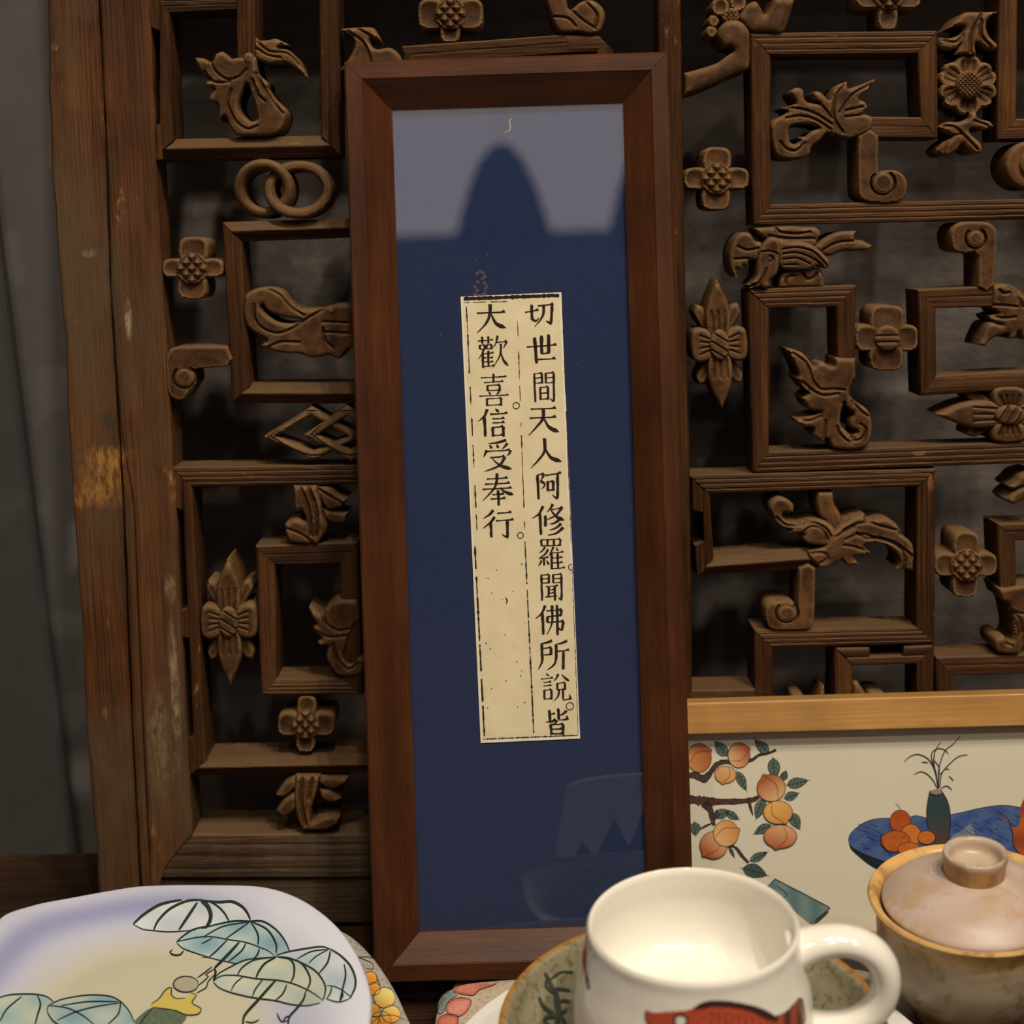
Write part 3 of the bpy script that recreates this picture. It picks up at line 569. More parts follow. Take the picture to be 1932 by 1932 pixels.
# head at the end of block J
orn([cr(C8,[(1590,955,S),(1700,935),(1800,950),(1932,1050),(2050,1150),(2050,1450),(1932,1530),(1870,1440),(1840,1500),(1770,1520),(1750,1470),(1650,1490),(1560,1540),(1520,1600,S),(1440,1590,S),(1470,1500),(1560,1350),(1700,1370),(1620,1350),(1570,1280),(1650,1250),(1590,1185,S)])],'carved_beast_head',grooves=G(C8,[(1660,1000),(1700,1040),(1760,1030)],[(1600,1160),(1750,1170),(1850,1180)],[(1580,1280),(1700,1300),(1830,1290)],[(1760,960),(1850,1040),(1900,1180)],[(1800,950),(1900,1060)]))
# spray inside block K
a = orn([cr(C11,[(1265,500,S),(1268,420),(1190,355),(1100,330),(1020,380),(1000,460),(1060,590),(1140,660),(1240,690),(1220,730),(1380,740),(1370,790),(1430,850),(1560,870),(1700,870),(1760,800),(1720,680),(1620,600),(1500,585),(1330,625),(1230,610),(1150,560),(1160,510),(1220,508)])],grooves=G(C11,[(1080,560),(1180,640),(1330,650),(1480,620),(1620,680),(1680,780)],[(1380,720),(1460,660),(1580,690),(1640,800)],w=4))
orn([cr(C11,[(1540,280,S),(1715,280,S),(1730,420),(1790,520),(1810,610),(1760,720),(1650,640),(1560,540),(1530,400)])],'stem',a,base=-.003)
orn([cr(C11,[(1700,720),(1800,620),(1870,570)])+cr(C12,[(30,470),(100,420),(232,390,S),(230,445),(300,455),(400,430),(480,440),(560,490),(620,575,S),(590,590),(680,650),(740,720),(752,830),(740,990,S),(570,970,S),(600,920),(590,850),(540,780),(460,720),(330,700),(220,720),(290,800,S),(180,830),(110,840),(165,920,S),(50,940),(0,890)])+cr(C11,[(1800,1020),(1740,1050),(1640,1110),(1560,1125,S),(1520,1080),(1440,1000),(1430,930,S),(1600,880)])],'wing',a,base=.0005,rnd=8,
    grooves=G(C12,[(0,560),(120,500),(260,480),(400,520),(560,560)],[(20,660),(180,600),(330,640),(500,690),(640,800),(640,960)],[(380,640),(560,700),(730,840)],[(140,590),(240,650),(340,640)],[(0,720),(120,740),(260,790)])+G(C11,[(1460,960),(1600,950),(1640,1010),(1560,1060)],[(1720,780),(1850,700),(1932,660)]))
# foliage at the end of block L and the right margin
orn([cr(C12,[(1650,1180,S),(1690,1300),(1760,1350),(1810,1560),(1820,1660),(1790,1740),(1745,1740),(1715,1690),(1640,1700),(1610,1740),(1625,1830),(1690,1875),(1870,1870),(1910,1800),(1932,1700),(2100,1600),(2150,1300),(2100,1150),(1860,1150,S)])],grooves=G(C12,[(1700,1340),(1800,1470),(1850,1620),(1820,1730)],[(1720,1360),(1850,1440),(1932,1450)],[(1780,1430),(1870,1500),(1900,1640)],[(1730,1770),(1790,1790)]))
for q in ([(2050,1400),(1900,1440),(1840,1500),(1770,1560,S),(1800,1595),(1870,1580),(2050,1500)],[(2050,1560),(1900,1580),(1800,1640),(1740,1700,S),(1800,1755),(1900,1720),(2050,1640)]): orn([cr(C10,q)],'carved_leaf')
orn([cr(C13,[(980,560,S),(985,480),(1010,475),(1060,550),(1070,600,S)])],'carved_leaf',base=-.006); orn([cr(C13,[(1070,600,S),(1075,540),(1120,530),(1165,545),(1180,600,S)])],'carved_leaf',base=-.008)
orn([cr(C13,[(640,600,S),(650,552),(700,550),(740,600,S)])],'carved_leaf',base=-.008); orn([cr(C13,[(780,600,S),(800,540),(825,500),(830,600,S)])],'carved_leaf',base=-.008)

# ================================================================ FRAMED SUTRA STRIP
FO = [(645,118),(1257,95),(1316,1838),(710,1855)]      # outer corners
PF = tag(empty('picture_frame', FP.mat), 'tall reddish walnut picture frame with dark blue mount, leaning on the lattice', 'picture frame')
PFi = FP.mat.inverted()
quad = [Vector(FP.uv(*p)) for p in FO]
cx_ = sum(q.x for q in quad) / 4; x0_ = (quad[0].x + quad[3].x) / 2; x1_ = (quad[1].x + quad[2].x) / 2; y1_ = (quad[0].y + quad[1].y) / 2; y0_ = (quad[2].y + quad[3].y) / 2
OW, IW, DP, TKF = .0092, .0148, .0125, .023
def rect(i): return [(x0_ + i, y1_ - i), (x1_ - i, y1_ - i), (x1_ - i, y0_ + i), (x0_ + i, y0_ + i)]
prof = [(.0006, -TKF), (0, -.001), (.001, 0), (OW, 0), (OW + .0008, -.0008), (OW + IW, -DP), (OW + IW, -TKF)]
for k, (nm, mt) in enumerate((('top_rail', W_FH), ('side_rail', W_FV), ('bottom_rail', W_FH), ('side_rail', W_FV))):
    V = []; Fc = []; n = len(prof); g = .00012
    for e in (0, 1):
        for i, d in prof:
            q = rect(i)[(k + e) % 4]; c0 = rect(i)[(k + 1 - e) % 4]; dx, dy = c0[0] - q[0], c0[1] - q[1]; L = sqrt(dx * dx + dy * dy)
            V.append((q[0] + dx / L * g, q[1] + dy / L * g, d))
    for j in range(n): Fc.append((j, (j + 1) % n, n + (j + 1) % n, n + j))
    Fc += [tuple(range(n - 1, -1, -1)), tuple(range(n, 2 * n))]
    o = mesh(nm, V, Fc, mt, PF, 0); bm_fix(o)
gx0, gx1, gy0, gy1 = x0_ + OW + IW, x1_ - OW - IW, y0_ + OW + IW, y1_ - OW - IW
box('mount_board', (gx0 - .004, gy0 - .004, -DP - .006), (gx1 + .004, gy1 + .004, -DP - .0035), BLUE, PF)
box('glass_pane', (gx0 - .002, gy0 - .002, -DP - .0022), (gx1 + .002, gy1 + .002, -DP - .0006), GLASS, PF)
box('backing_board', (gx0 - .004, gy0 - .004, -DP - .0095), (gx1 + .004, gy1 + .004, -DP - .0062), W_T, PF)
MB = Plane(FP.p + FP.n * (-DP - .0035), radians(PITCH - 1.5))
MBm = PFi @ MB.mat
def m_uv(px, py, h=0): u, v = MB.uv(px, py); return (u, v, h - DP - .0035)
def slab(name, quad_px, h0, h1, mat, par):
    V = [m_uv(*p, h1) for p in quad_px] + [m_uv(*p, h0) for p in quad_px]
    o = mesh(name, V, [(3,2,1,0),(4,5,6,7),(0,1,5,4),(1,2,6,5),(2,3,7,6),(3,0,4,7)], mat, par, 0); bm_fix(o); return o
PQ = [(869,560),(1059,551.5),(1094.5,1393),(907,1401.5)]
ps = slab('paper_strip', PQ, 0, .0007, PAPW, PF); ps['label'] = 'cream printed paper strip with two columns of black characters'
def lerpq(s, t): a, b, c, d = [np.array(p) for p in PQ]; return tuple((a*(1-s)+b*s)*(1-t) + (d*(1-s)+c*s)*t)
slab('printed_sheet', [lerpq(.022,.008), lerpq(.978,.008), lerpq(.978,.988), lerpq(.022,.988)], .0007, .00082, PAPER, ps)
INKZ = .00092
class InkMesh:
    def __init__(s): s.V = []; s.F = []
    def poly(s, pts, h=INKZ, sub=False):
        k = len(s.V); s.V += [m_uv(*p, h) for p in pts]; s.F.append(tuple(range(k, k + len(pts))))
    def ribbon(s, pts, ws, h=INKZ, rough=0.0):
        P = np.array(pts, float); n = len(P); L = []; R = []
        for i in range(n):
            d = P[min(i + 1, n - 1)] - P[max(i - 1, 0)]; d = d / (np.linalg.norm(d) + 1e-9); nn = np.array([-d[1], d[0]])
            L.append(P[i] + nn * (ws[i] / 2 + RNG.normal(0, rough))); R.append(P[i] - nn * (ws[i] / 2 + RNG.normal(0, rough)))
        k = len(s.V)
        for a, b in zip(L, R): s.V += [m_uv(*a, h), m_uv(*b, h)]
        for i in range(n - 1): s.F.append((k + 2*i, k + 2*i + 1, k + 2*i + 3, k + 2*i + 2))
    def done(s, name, par, mat=None): return mesh(name, s.V, s.F, mat or INK, par, 0)
CH = {
'大':'h 5,32 95,28;p 48,2 47,30 36,62 4,98;n 50,32 66,66 98,80',
'歡':'h 2,18 50,15;v 16,5 16,26;v 36,4 36,26;v 8,30 8,42;v 24,30 24,42;h 8,31 24,30;h 8,42 24,42;v 30,29 30,42;v 46,29 46,42;h 30,30 46,29;h 30,41 46,41;p 20,44 14,58 2,72;v 17,58 17,98;h 18,56 52,53;h 18,68 50,67;h 18,80 50,79;h 18,93 54,91;v 35,46 35,92;p 66,2 62,20 52,38;h 64,22 96,19;p 96,19 90,30 84,40;p 76,26 74,58 48,98;n 76,52 84,74 100,92',
'喜':'h 8,13 92,9;v 50,0 50,28;h 18,28 82,24;v 30,36 30,54;v 70,34 70,54;h 30,37 70,35;h 30,53 70,51;d 34,56 40,66;p 68,54 64,60 58,68;h 2,70 98,66;v 27,76 27,100;v 74,74 74,100;h 27,78 74,76;h 27,98 74,96',
'信':'p 34,2 24,26 2,46;v 24,26 26,98;d 60,0 70,13;h 42,20 98,16;h 50,36 88,34;h 50,50 88,48;v 50,64 50,98;v 84,62 84,98;h 50,65 84,63;h 50,94 84,92',
'受':'p 80,0 54,8 20,12;d 24,16 33,27;d 48,14 54,26;p 84,10 76,20 66,28;p 14,32 11,42 4,54;h 14,36 92,32;p 94,32 90,42 82,50;h 26,56 74,52;p 75,52 56,80 6,100;n 34,60 58,80 98,92',
'奉':'h 18,18 82,14;h 12,34 88,30;h 4,50 94,45;p 50,0 44,40 4,86;n 58,44 74,58 100,66;h 34,66 70,64;h 28,80 74,77;v 52,52 53,100',
'行':'p 36,2 24,18 4,32;p 40,26 26,46 2,66;v 27,46 28,98;h 48,14 94,10;h 44,40 100,36;v 80,38 80,98;p 82,97 72,94 62,86',
'切':'h 0,38 44,29;v 22,6 22,66;p 20,62 34,74 46,60;h 42,12 94,5;v 90,5 85,84;p 87,84 78,80 68,72;p 62,10 58,52 30,98',
'世':'h 0,43 100,36;v 27,10 32,98;v 50,4 50,66;v 74,0 74,64;h 50,65 74,63;h 34,85 96,82',
'間':'v 8,4 10,100;h 8,6 42,4;v 42,4 42,38;h 8,20 42,19;h 8,37 42,36;v 58,3 58,37;h 58,4 94,2;v 94,2 92,96;p 94,96 84,94 75,86;h 58,19 94,18;h 58,36 94,35;v 33,50 33,92;v 67,48 67,92;h 33,51 67,49;h 33,70 67,69;h 33,90 67,89',
'天':'h 8,8 90,4;h 4,38 90,34;p 49,6 46,42 0,98;n 50,38 68,70 100,86',
'人':'p 48,0 46,46 4,98;n 50,32 66,62 100,76',
'阿':'v 13,12 15,96;h 13,13 36,9;p 37,9 30,24 22,34;p 24,34 40,46 26,62;h 42,14 100,6;v 88,9 85,92;p 87,92 76,90 66,80;v 50,34 50,68;v 70,32 70,68;h 50,36 70,34;h 50,66 70,64',
'修':'p 34,6 22,30 0,46;v 24,30 26,98;v 40,36 40,72;p 64,0 56,14 46,26;h 58,18 94,12;p 90,13 72,36 44,50;n 58,20 74,40 98,52;p 82,50 68,60 52,64;p 88,62 72,76 52,83;p 94,74 74,92 46,100',
'羅':'v 14,4 16,24;v 86,2 84,24;h 14,4 86,2;h 16,23 84,22;v 38,4 38,23;v 62,4 62,22;p 28,26 20,38 6,46;p 40,34 28,50 6,63;h 6,64 40,60;v 24,62 24,86;p 14,70 10,80 2,88;d 33,70 42,84;p 60,26 52,40 42,54;v 52,42 52,98;h 54,46 96,43;d 70,28 77,40;v 75,46 75,96;h 52,62 92,60;h 52,78 92,76;h 52,96 100,93',
'聞':'v 6,4 8,100;h 6,6 40,4;v 40,4 40,36;h 6,20 40,19;h 6,35 40,34;v 58,3 58,35;h 58,4 95,2;v 95,2 93,96;p 95,96 86,94 78,86;h 58,19 95,18;h 58,34 95,33;h 24,48 78,45;v 37,46 37,86;v 64,44 64,100;h 37,60 64,59;h 37,72 64,71;h 22,87 72,82',
'佛':'p 34,2 22,28 0,46;v 24,28 26,98;h 38,20 90,16;v 88,16 86,36;h 42,39 88,35;v 42,38 40,58;h 40,58 96,54;v 94,54 90,80;p 92,80 84,82 76,74;p 57,2 56,60 38,98;v 74,0 74,100',
'所':'p 46,2 30,9 8,13;v 13,12 13,56;p 14,54 12,74 0,98;h 14,28 44,26;v 42,26 42,50;h 14,50 44,48;p 94,2 76,11 58,14;v 58,14 59,52;p 59,50 52,80 28,100;h 58,38 100,34;v 82,37 80,98',
'說':'d 20,0 29,11;h 2,20 42,16;h 10,32 36,30;h 10,44 36,42;v 12,58 12,92;v 36,56 36,92;h 12,59 36,57;h 12,90 36,88;p 60,2 54,16 44,27;n 72,4 82,16 98,28;v 56,34 56,58;v 82,32 82,58;h 56,35 82,33;h 56,57 82,55;p 62,57 58,80 40,98;v 75,57 75,90;h 74,93 100,90;p 101,92 98,80 96,72',
'皆':'v 20,6 22,48;h 20,25 44,20;p 46,40 30,50 2,52;v 58,0 60,42;p 94,8 78,22 60,27;h 60,44 96,42;p 98,44 96,36 94,26;p 52,44 46,54 36,62;v 25,60 27,100;v 78,58 76,100;h 25,61 78,60;h 30,79 76,77;h 30,96 76,95'}
BX = [('切',991,572,1048,618),('世',994,631,1050,687),('間',1005,702,1048,759),('天',997,768,1055,823),('人',998,827,1060,885),('阿',1008,889,1059,944),('修',1004,951,1066,1010),('羅',1014,1016,1065,1075),('聞',1019,1082,1062,1133),('佛',1010,1141,1066,1198),('所',1015,1207,1074,1264),('說',1020,1270,1076,1324),('皆',1028,1336,1072,1386),
      ('大',897,573,956,630),('歡',901,632,959,696),('喜',903,705,960,766),('信',900,771,959,825),('受',910,830,967,890),('奉',908,893,969,954),('行',910,961,969,1015)]
for ch, bx0, by0, bx1, by1 in BX:
    im = InkMesh(); W_, H_ = bx1 - bx0, by1 - by0
    mp = lambda x, y: (bx0 + x / 100 * W_ + (y - 50) * .012, by0 + y / 100 * H_)
    nst = len(CH[ch].split(';')); vw = 6.6 if nst < 7 else (5.6 if nst < 14 else 4.5); hw = 2.6 if nst < 14 else 2.1
    for st in CH[ch].split(';'):
        k, *ps_ = st.split(' '); P = [mp(*map(float, q.split(','))) for q in ps_]
        if k == 'h':
            a, b = np.array(P[0]), np.array(P[-1]); n = 6; Q = [a + (b - a) * t for t in np.linspace(0, 1, n)]
            im.ribbon(Q, [hw * 1.3, hw, hw, hw, hw, hw * .9], rough=.22)
            L = min(vw * 1.15, np.linalg.norm(b - a) * .45)
            im.poly([b + np.array((1.2, hw * .5)), b + np.array((-L * .25, -L * .62)), b + np.array((-L * 1.1, -hw * .3)), b + np.array((-L * .6, hw * .5))], INKZ + .00002)
        elif k == 'v':
            a, b = np.array(P[0]), np.array(P[-1]); n = 7; Q = [a + (b - a) * t for t in np.linspace(0, 1, n)]
            im.ribbon(Q, [vw * .75, vw * 1.1, vw, vw * .92, vw * .92, vw, vw * .8], rough=.25)
        else:
            Q = smooth_loop([p for p in P], 4, False); n = len(Q); t = np.linspace(0, 1, n)
            if k == 'p': ws = vw * (1.05 - .85 * t ** 1.4)
            elif k == 'n': ws = vw * np.where(t < .76, .35 + 1.25 * t, (.35 + 1.25 * .76) * np.clip((1 - t) / .24, .04, 1))
            else: ws = vw * (.3 + 1.1 * t) * np.where(t > .8, (1 - t) / .2 * .7 + .3, 1)
            im.ribbon(Q, ws, rough=.2)
    im.done('printed_character', ps)
im = InkMesh()
for cx, cy, r in ((974,765.5,6),(982,1010,5.6),(1075,1332,7)):
    Q = [(cx + r * cos(t), cy + r * sin(t)) for t in np.linspace(0, 2 * pi, 19)]; im.ribbon(Q, [1.8] * 19, rough=.15)
Q = [(1077 + 4.5 * cos(t), 1070 + 5.5 * sin(t)) for t in np.linspace(1.3, 5, 10)]; im.ribbon(Q, [1.6] * 10)
im.done('printed_ring', ps)
im = InkMesh()
def dash(a, b, wd, gaps, jit=.35, seg=4):
    a, b = np.array(a, float), np.array(b, float); L = np.linalg.norm(b - a); s = 0
    runs = []; cur = 0
    for g0, g1 in gaps: runs.append((cur, g0)); cur = g1
    runs.append((cur, 1))
    for t0, t1 in runs:
        n = max(2, int((t1 - t0) * L / seg)); Q = [a + (b - a) * t for t in np.linspace(t0, t1, n)]
        im.ribbon(Q, [max(.4, 1.35 * wd * (1 + RNG.normal(0, .35 * min(1, 1.6 / wd)))) for _ in range(n)], rough=jit * .4)
dash((875,564),(1055,557.5),5,[],.9,3); dash((876,571),(958,569),1,[(.12,.2),(.5,.6)],.4)
dash((880,578),(900,1000),1.6,[(.12,.125),(.3,.36),(.44,.5),(.58,.62),(.72,.8),(.9,.93)]); dash((896,1030),(914,1388),2.2,[(.12,.16),(.5,.52),(.66,.7),(.82,.84)])
dash((976,594),(990,1000),1.2,[(0,.03),(.1,.17),(.3,.33),(.4,.5),(.52,.56),(.9,.96)]); dash((990.5,1022),(1007,1382),1.8,[(.22,.25),(.4,.41)])
dash((1061,583),(1091,1385),.7,[(.2,.24),(.55,.6)]); dash((911,1394),(1090,1386.5),1.3,[],.4,3)
for _ in range(26):
    s_, t_ = RNG.uniform(.08, .5), RNG.uniform(.6, .97); x, y = lerpq(s_, t_); r = RNG.uniform(.5, 1.4); im.poly([(x + r * cos(a), y + r * 1.5 * sin(a)) for a in (0, 1.1, 2.3, 3.4, 4.6)])
im.ribbon([(954,1127),(957,1133),(955,1140)], [1.5, 3, 1.2])
im.done('ruled_border', ps)['kind'] = 'stuff'
im = InkMesh()
for dx, dy in ((0,0),(6,3),(9,10),(4,14),(8,22),(-6,4),(-4,20),(-10,29),(-6,36),(12,28),(10,34),(-10,44),(-3,46),(4,45),(9,42)):
    cx, cy = 906 + dx, 512 + dy; im.ribbon([(cx + 2.3 * cos(t), cy + 2.3 * sin(t)) for t in np.linspace(0, 2 * pi, 11)], [.7] * 11, h=.0002)
im.done('gold_speckle_mark', PF, GOLD)['kind'] = 'stuff'
im = InkMesh(); im.ribbon([(966,224),(961,227),(963,236),(962,246),(955,249),(949,250)], [1.2,2.2,2,2.4,1.4,.8], h=.0002); im.done('gold_hook_mark', PF, GOLD)
im = InkMesh()
for _ in range(40):
    x, y = RNG.uniform(745, 1200), RNG.uniform(250, 1730); r = RNG.uniform(.4, .9); im.poly([(x + r * cos(a), y + r * sin(a)) for a in (0, 1.3, 2.6, 3.9, 5.1)], .0027)
im.done('dust_specks', PF, plain('dust', (.3,.28,.25), .9))['kind'] = 'stuff'
# low block that carries the frame
fb = FP.hit(710, 1855); fz = fb.z - TKF * sin(radians(PITCH - 1.5))
tag(box('support_block', (-.07, fb.y + .012, 0), (.085, fb.y + .034, fz - .0005), W_T, None, .001), 'low dark wooden block under the walnut picture frame', 'block')

# ================================================================ PAINT ON GLAZED SURFACES
class Paint:
    """thin painted enamel laid on a real surface; surf(px, py, h) gives the local point"""
    def __init__(s, surf): s.surf = surf; s.V = []; s.F = []; s.C = []; s.h = .00010
    def fill(s, loop, cf, sp=6, step=4, dh=0):
        L = smooth_loop(loop, step); V, T = triangulate([L], sp); d = loop_dist(V, [L]); k = len(s.V)
        for p, dd in zip(V, d):
            s.V.append(s.surf(p[0], p[1], s.h + dh)); s.C.append(cf(p[0], p[1], dd) if callable(cf) else cf[:3])
        s.F += [(k + a, k + b, k + c) for a, b, c in T.tolist()]
    def line(s, pts, wd, c, dh=.00010, taper=True, step=5):
        P = smooth_loop(pts, step, False); n = len(P); k = len(s.V)
        for i in range(n):
            d = P[min(i + 1, n - 1)] - P[max(i - 1, 0)]; d = d / (np.linalg.norm(d) + 1e-9); nn = np.array([-d[1], d[0]])
            t = i / (n - 1); w_ = wd * ((.45 + .55 * sin(pi * t) ** .5) if taper else 1) / 2
            for sg in (1, -1): q = P[i] + nn * w_ * sg; s.V.append(s.surf(q[0], q[1], s.h + dh)); s.C.append(c[:3])
        for i in range(n - 1): s.F.append((k + 2*i, k + 2*i + 1, k + 2*i + 3, k + 2*i + 2))
    def done(s, name, par, mat=None, label=None):
        o = mesh(name, s.V, s.F, mat or PAINT, par, 0, s.C); s.V = []; s.F = []; s.C = []
        return tag(o, label)
def mixc(a, b, t): t = max(0, min(1, t)); return tuple(a[i] * (1 - t) + b[i] * t for i in range(3))
BLK = (.018, .016, .015)
P1 = (1290, 1370, 5.855); P2 = (1580, 1370, 5.489)

# ================================================================ PAINTED PANEL IN PALE WOOD FRAME
PN = tag(empty('painted_panel', PP.mat), 'cream enamelled panel of peaches and a blue table, pale wood frame, behind the cups', 'panel')
hb2 = PP.uv(1500, 1762)[1]
def pq(px, py, h=0): u, v = PP.uv(px, py); return (u, max(v, .0056 if py > 1750 else v), h)
def pslab(name, q, h0, h1, mat, bev=0):
    V = [pq(*p, h1) for p in q] + [pq(*p, h0) for p in q]
    o = mesh(name, V, [(3,2,1,0),(4,5,6,7),(0,1,5,4),(1,2,6,5),(2,3,7,6),(3,0,4,7)], mat, PN, 0); bm_fix(o)
    if bev: m_ = o.modifiers.new('b', 'BEVEL'); m_.width = bev; m_.segments = 2
    return o
pslab('top_rail', [(1150,1331),(2260,1299),(2260,1361),(1150,1390)], -.017, 0, W_L, .0008)
pslab('side_rail', [(2200,1361),(2260,1361),(2260,1806),(2200,1806)], -.017, 0, W_L, .0008)
pslab('side_rail', [(1150,1391),(1204,1390),(1204,1806),(1150,1806)], -.017, 0, W_L, .0008)
pslab('bottom_rail', [(1204,1778),(2200,1778),(2200,1810),(1204,1810)], -.017, 0, W_L, .0008)
PH = -.009
PANELM = plain('cream_enamel', (0.60, 0.56, 0.46), 0.22, 0.5, 8, 0.03)
pslab('enamel_plate', [(1200,1385),(2205,1358),(2205,1782),(1200,1782)], -.013, PH, PANELM)
PPL = Plane(PP.p + PP.n * PH, radians(17.0))
def psurf(px, py, h): u, v = PPL.uv(px, py); return (u, v, PH + h)
pt = Paint(psurf)
DEEP = (.36, .095, .04); ORG = (.56, .25, .08); PEA = (.66, .41, .21)
PKH = .0001
def peach(cx, cy, rx, ry, tip, c0, c1, seam=None, half=None):
    """cx.. in P1 crop units, tip = direction of the pointed end"""
    X, Y = P1[0] + cx / P1[2], P1[1] + cy / P1[2]; rx /= P1[2]; ry /= P1[2]
    tx, ty = cos(tip), sin(tip); n = 24; L = []
    for i in range(n):
        a = 2 * pi * i / n; k = 1 + (.16 if abs(((a - tip + pi) % (2 * pi)) - pi) < .16 else 0); L.append((X + rx * k * cos(a), Y + ry * k * sin(a)))
    cf = lambda x, y, d: mixc(mixc(c0, c1, .55 + .6 * (((x - X) * tx + (y - Y) * ty) / max(rx, ry))), c1, .35 if d < 1.5 else 0)
    global PKH; PKH += .00012; pt.h = PKH
    pt.fill(L, cf, 4.5, 3); pt.line(L + [L[0]], 1.1, BLK, .00006, taper=False, step=3)
    nx, ny = -ty, tx; sg = seam or 1
    pt.line([(X - tx * rx * .92, Y - ty * ry * .92), (X + nx * rx * .42 * sg, Y + ny * ry * .42 * sg), (X + tx * rx * 1.05, Y + ty * ry * 1.05)], 1.0, (.12, .03, .01), .0001, step=3)
    pt.done('painted_peach', PN)
def leafp(a, b, wd, bend=0, k=P1, dark=0.0, name='painted_leaf'):
    A = np.array((k[0] + a[0] / k[2], k[1] + a[1] / k[2])); B = np.array((k[0] + b[0] / k[2], k[1] + b[1] / k[2])); wd /= k[2]
    d = B - A; L = np.linalg.norm(d); d /= L; n = np.array([-d[1], d[0]]); f = lambda t, s: tuple(A + d * L * t + n * (s * wd + bend / k[2] * sin(pi * t)))
    tl = (.035, .062, .058); t2 = (.15, .21, .18)
    out = [f(0, 0) + (S,), f(.18, .75), f(.45, 1), f(.75, .62), f(1, 0) + (S,), f(.75, -.62), f(.45, -1), f(.18, -.75)]
    pt.h = .00008; pt.fill(out, lambda x, y, dd: mixc(tl, t2, (.5 + .5 * sin(x * .9 + y * .7)) * (1 - dark)), 3.5, 3)
    pt.line([f(-.12, 0), f(.5, .05), f(1.12, -.04)], 1.0, BLK); pt.line([q[:2] for q in out[:5]], 1.1, BLK, step=3); pt.line([q[:2] for q in out[4:] + out[:1]], 1.1, BLK, step=3)
    for t in (.25, .42, .6, .76):
        for s_ in (1, -1): pt.line([f(t, 0), f(t + .13, .75 * s_ * (1 - abs(t - .45)))], .6, BLK)
    pt.done(name, PN)
def branch(pts, ws, k=P1):
    P = smooth_loop(cr(k, pts), 4, False); n = len(P); w_ = np.interp(np.linspace(0, 1, n), np.linspace(0, 1, len(ws)), ws) / k[2] / 2
    L = []; R = []
    for i in range(n):
        d = P[min(i + 1, n - 1)] - P[max(i - 1, 0)]; d /= np.linalg.norm(d) + 1e-9; nn = np.array([-d[1], d[0]]); q = w_[i] * (1 + RNG.normal(0, .13)); L.append(tuple(P[i] + nn * q)); R.append(tuple(P[i] - nn * q))
    pt.h = .00006; pt.fill([p + (S,) for p in L + R[::-1]], lambda x, y, d: mixc((.10, .055, .045), (.035, .022, .02), .5 + .5 * sin(x * 1.3) * cos(y * 1.7)), 4, 5)
    pt.line(L, 1.2, BLK, step=4); pt.line(R, 1.6, BLK, step=4); pt.done('painted_branch', PN)
branch([(20,560),(110,540),(220,580),(290,520),(360,430),(440,395),(520,395)],[60,60,80,55,45,45,50]); branch([(640,400),(760,370),(830,320),(920,305),(1020,262)],[40,34,22,16,26])
branch([(20,800),(150,820),(250,830),(420,835),(620,830),(760,815),(830,780)],[80,90,90,50,55,50,40]); branch([(230,850),(290,920),(310,1000),(335,1100)],[90,60,45,30])
branch([(500,1310),(580,1350),(640,1430),(715,1510)],[20,30,28,20]); branch([(725,850),(745,930),(765,985)],[30,20,6]); branch([(180,1140),(250,1100),(320,1070)],[8,16,10])
for a, b, wd, *r in (((480,330),(345,165),62),((590,500),(690,710),48),((940,300),(785,150),55),((985,350),(1010,590),66),((1090,600),(1130,490),40),((1140,650),(1375,600),58),((1110,800),(1270,740),48),((880,800),(800,1025),60),((960,1090),(775,1190),50),((1185,960),(1280,1140),60),((350,1000),(500,930),55),((470,950),(610,1030),42),((340,1040),(370,920),28),((730,1490),(925,1390),45),((120,1060),(130,1210),60),((500,1330),(560,1450),18)):
    leafp(a, b, wd)
leafp((650,1570),(920,1650),75,-10,dark=.7)
peach(170,350,135,160,-.45,ORG,DEEP,-1); peach(610,320,122,140,-.5,PEA,DEEP,1); peach(460,535,118,95,1.9,PEA,ORG,-1)
peach(965,680,157,150,-2.1,PEA,DEEP,1); peach(1040,950,160,128,1.1,(.72,.42,.12),ORG,1); peach(1065,1215,182,130,1.75,PEA,DEEP,-1)
peach(330,1310,152,150,2.3,PEA,DEEP,-1); peach(465,1180,138,145,-.35,PEA,ORG,-1)
# book shape
pt.h = .0001; pt.fill([p + (S,) for p in cr(P1,[(1005,1685),(1300,1830),(1590,1990),(1610,2010),(1400,2190),(900,1790)])], lambda x, y, d: mixc((.10,.17,.18),(.16,.24,.25),.5+.5*sin(x*.15)), 8)
pt.line(cr(P1,[(1005,1685,S),(1590,1990,S),(1615,2010,S),(1400,2190)]), 1.8, BLK, taper=False); pt.line(cr(P1,[(1005,1685),(940,1760)]), 1.5, BLK); pt.line(cr(P1,[(1025,1760,S),(1150,1860,S),(1110,1890)]), 1.6, BLK); pt.line(cr(P1,[(1600,2045),(1420,2205)]), 5, (.04,.06,.06)); pt.done('painted_book', PN)
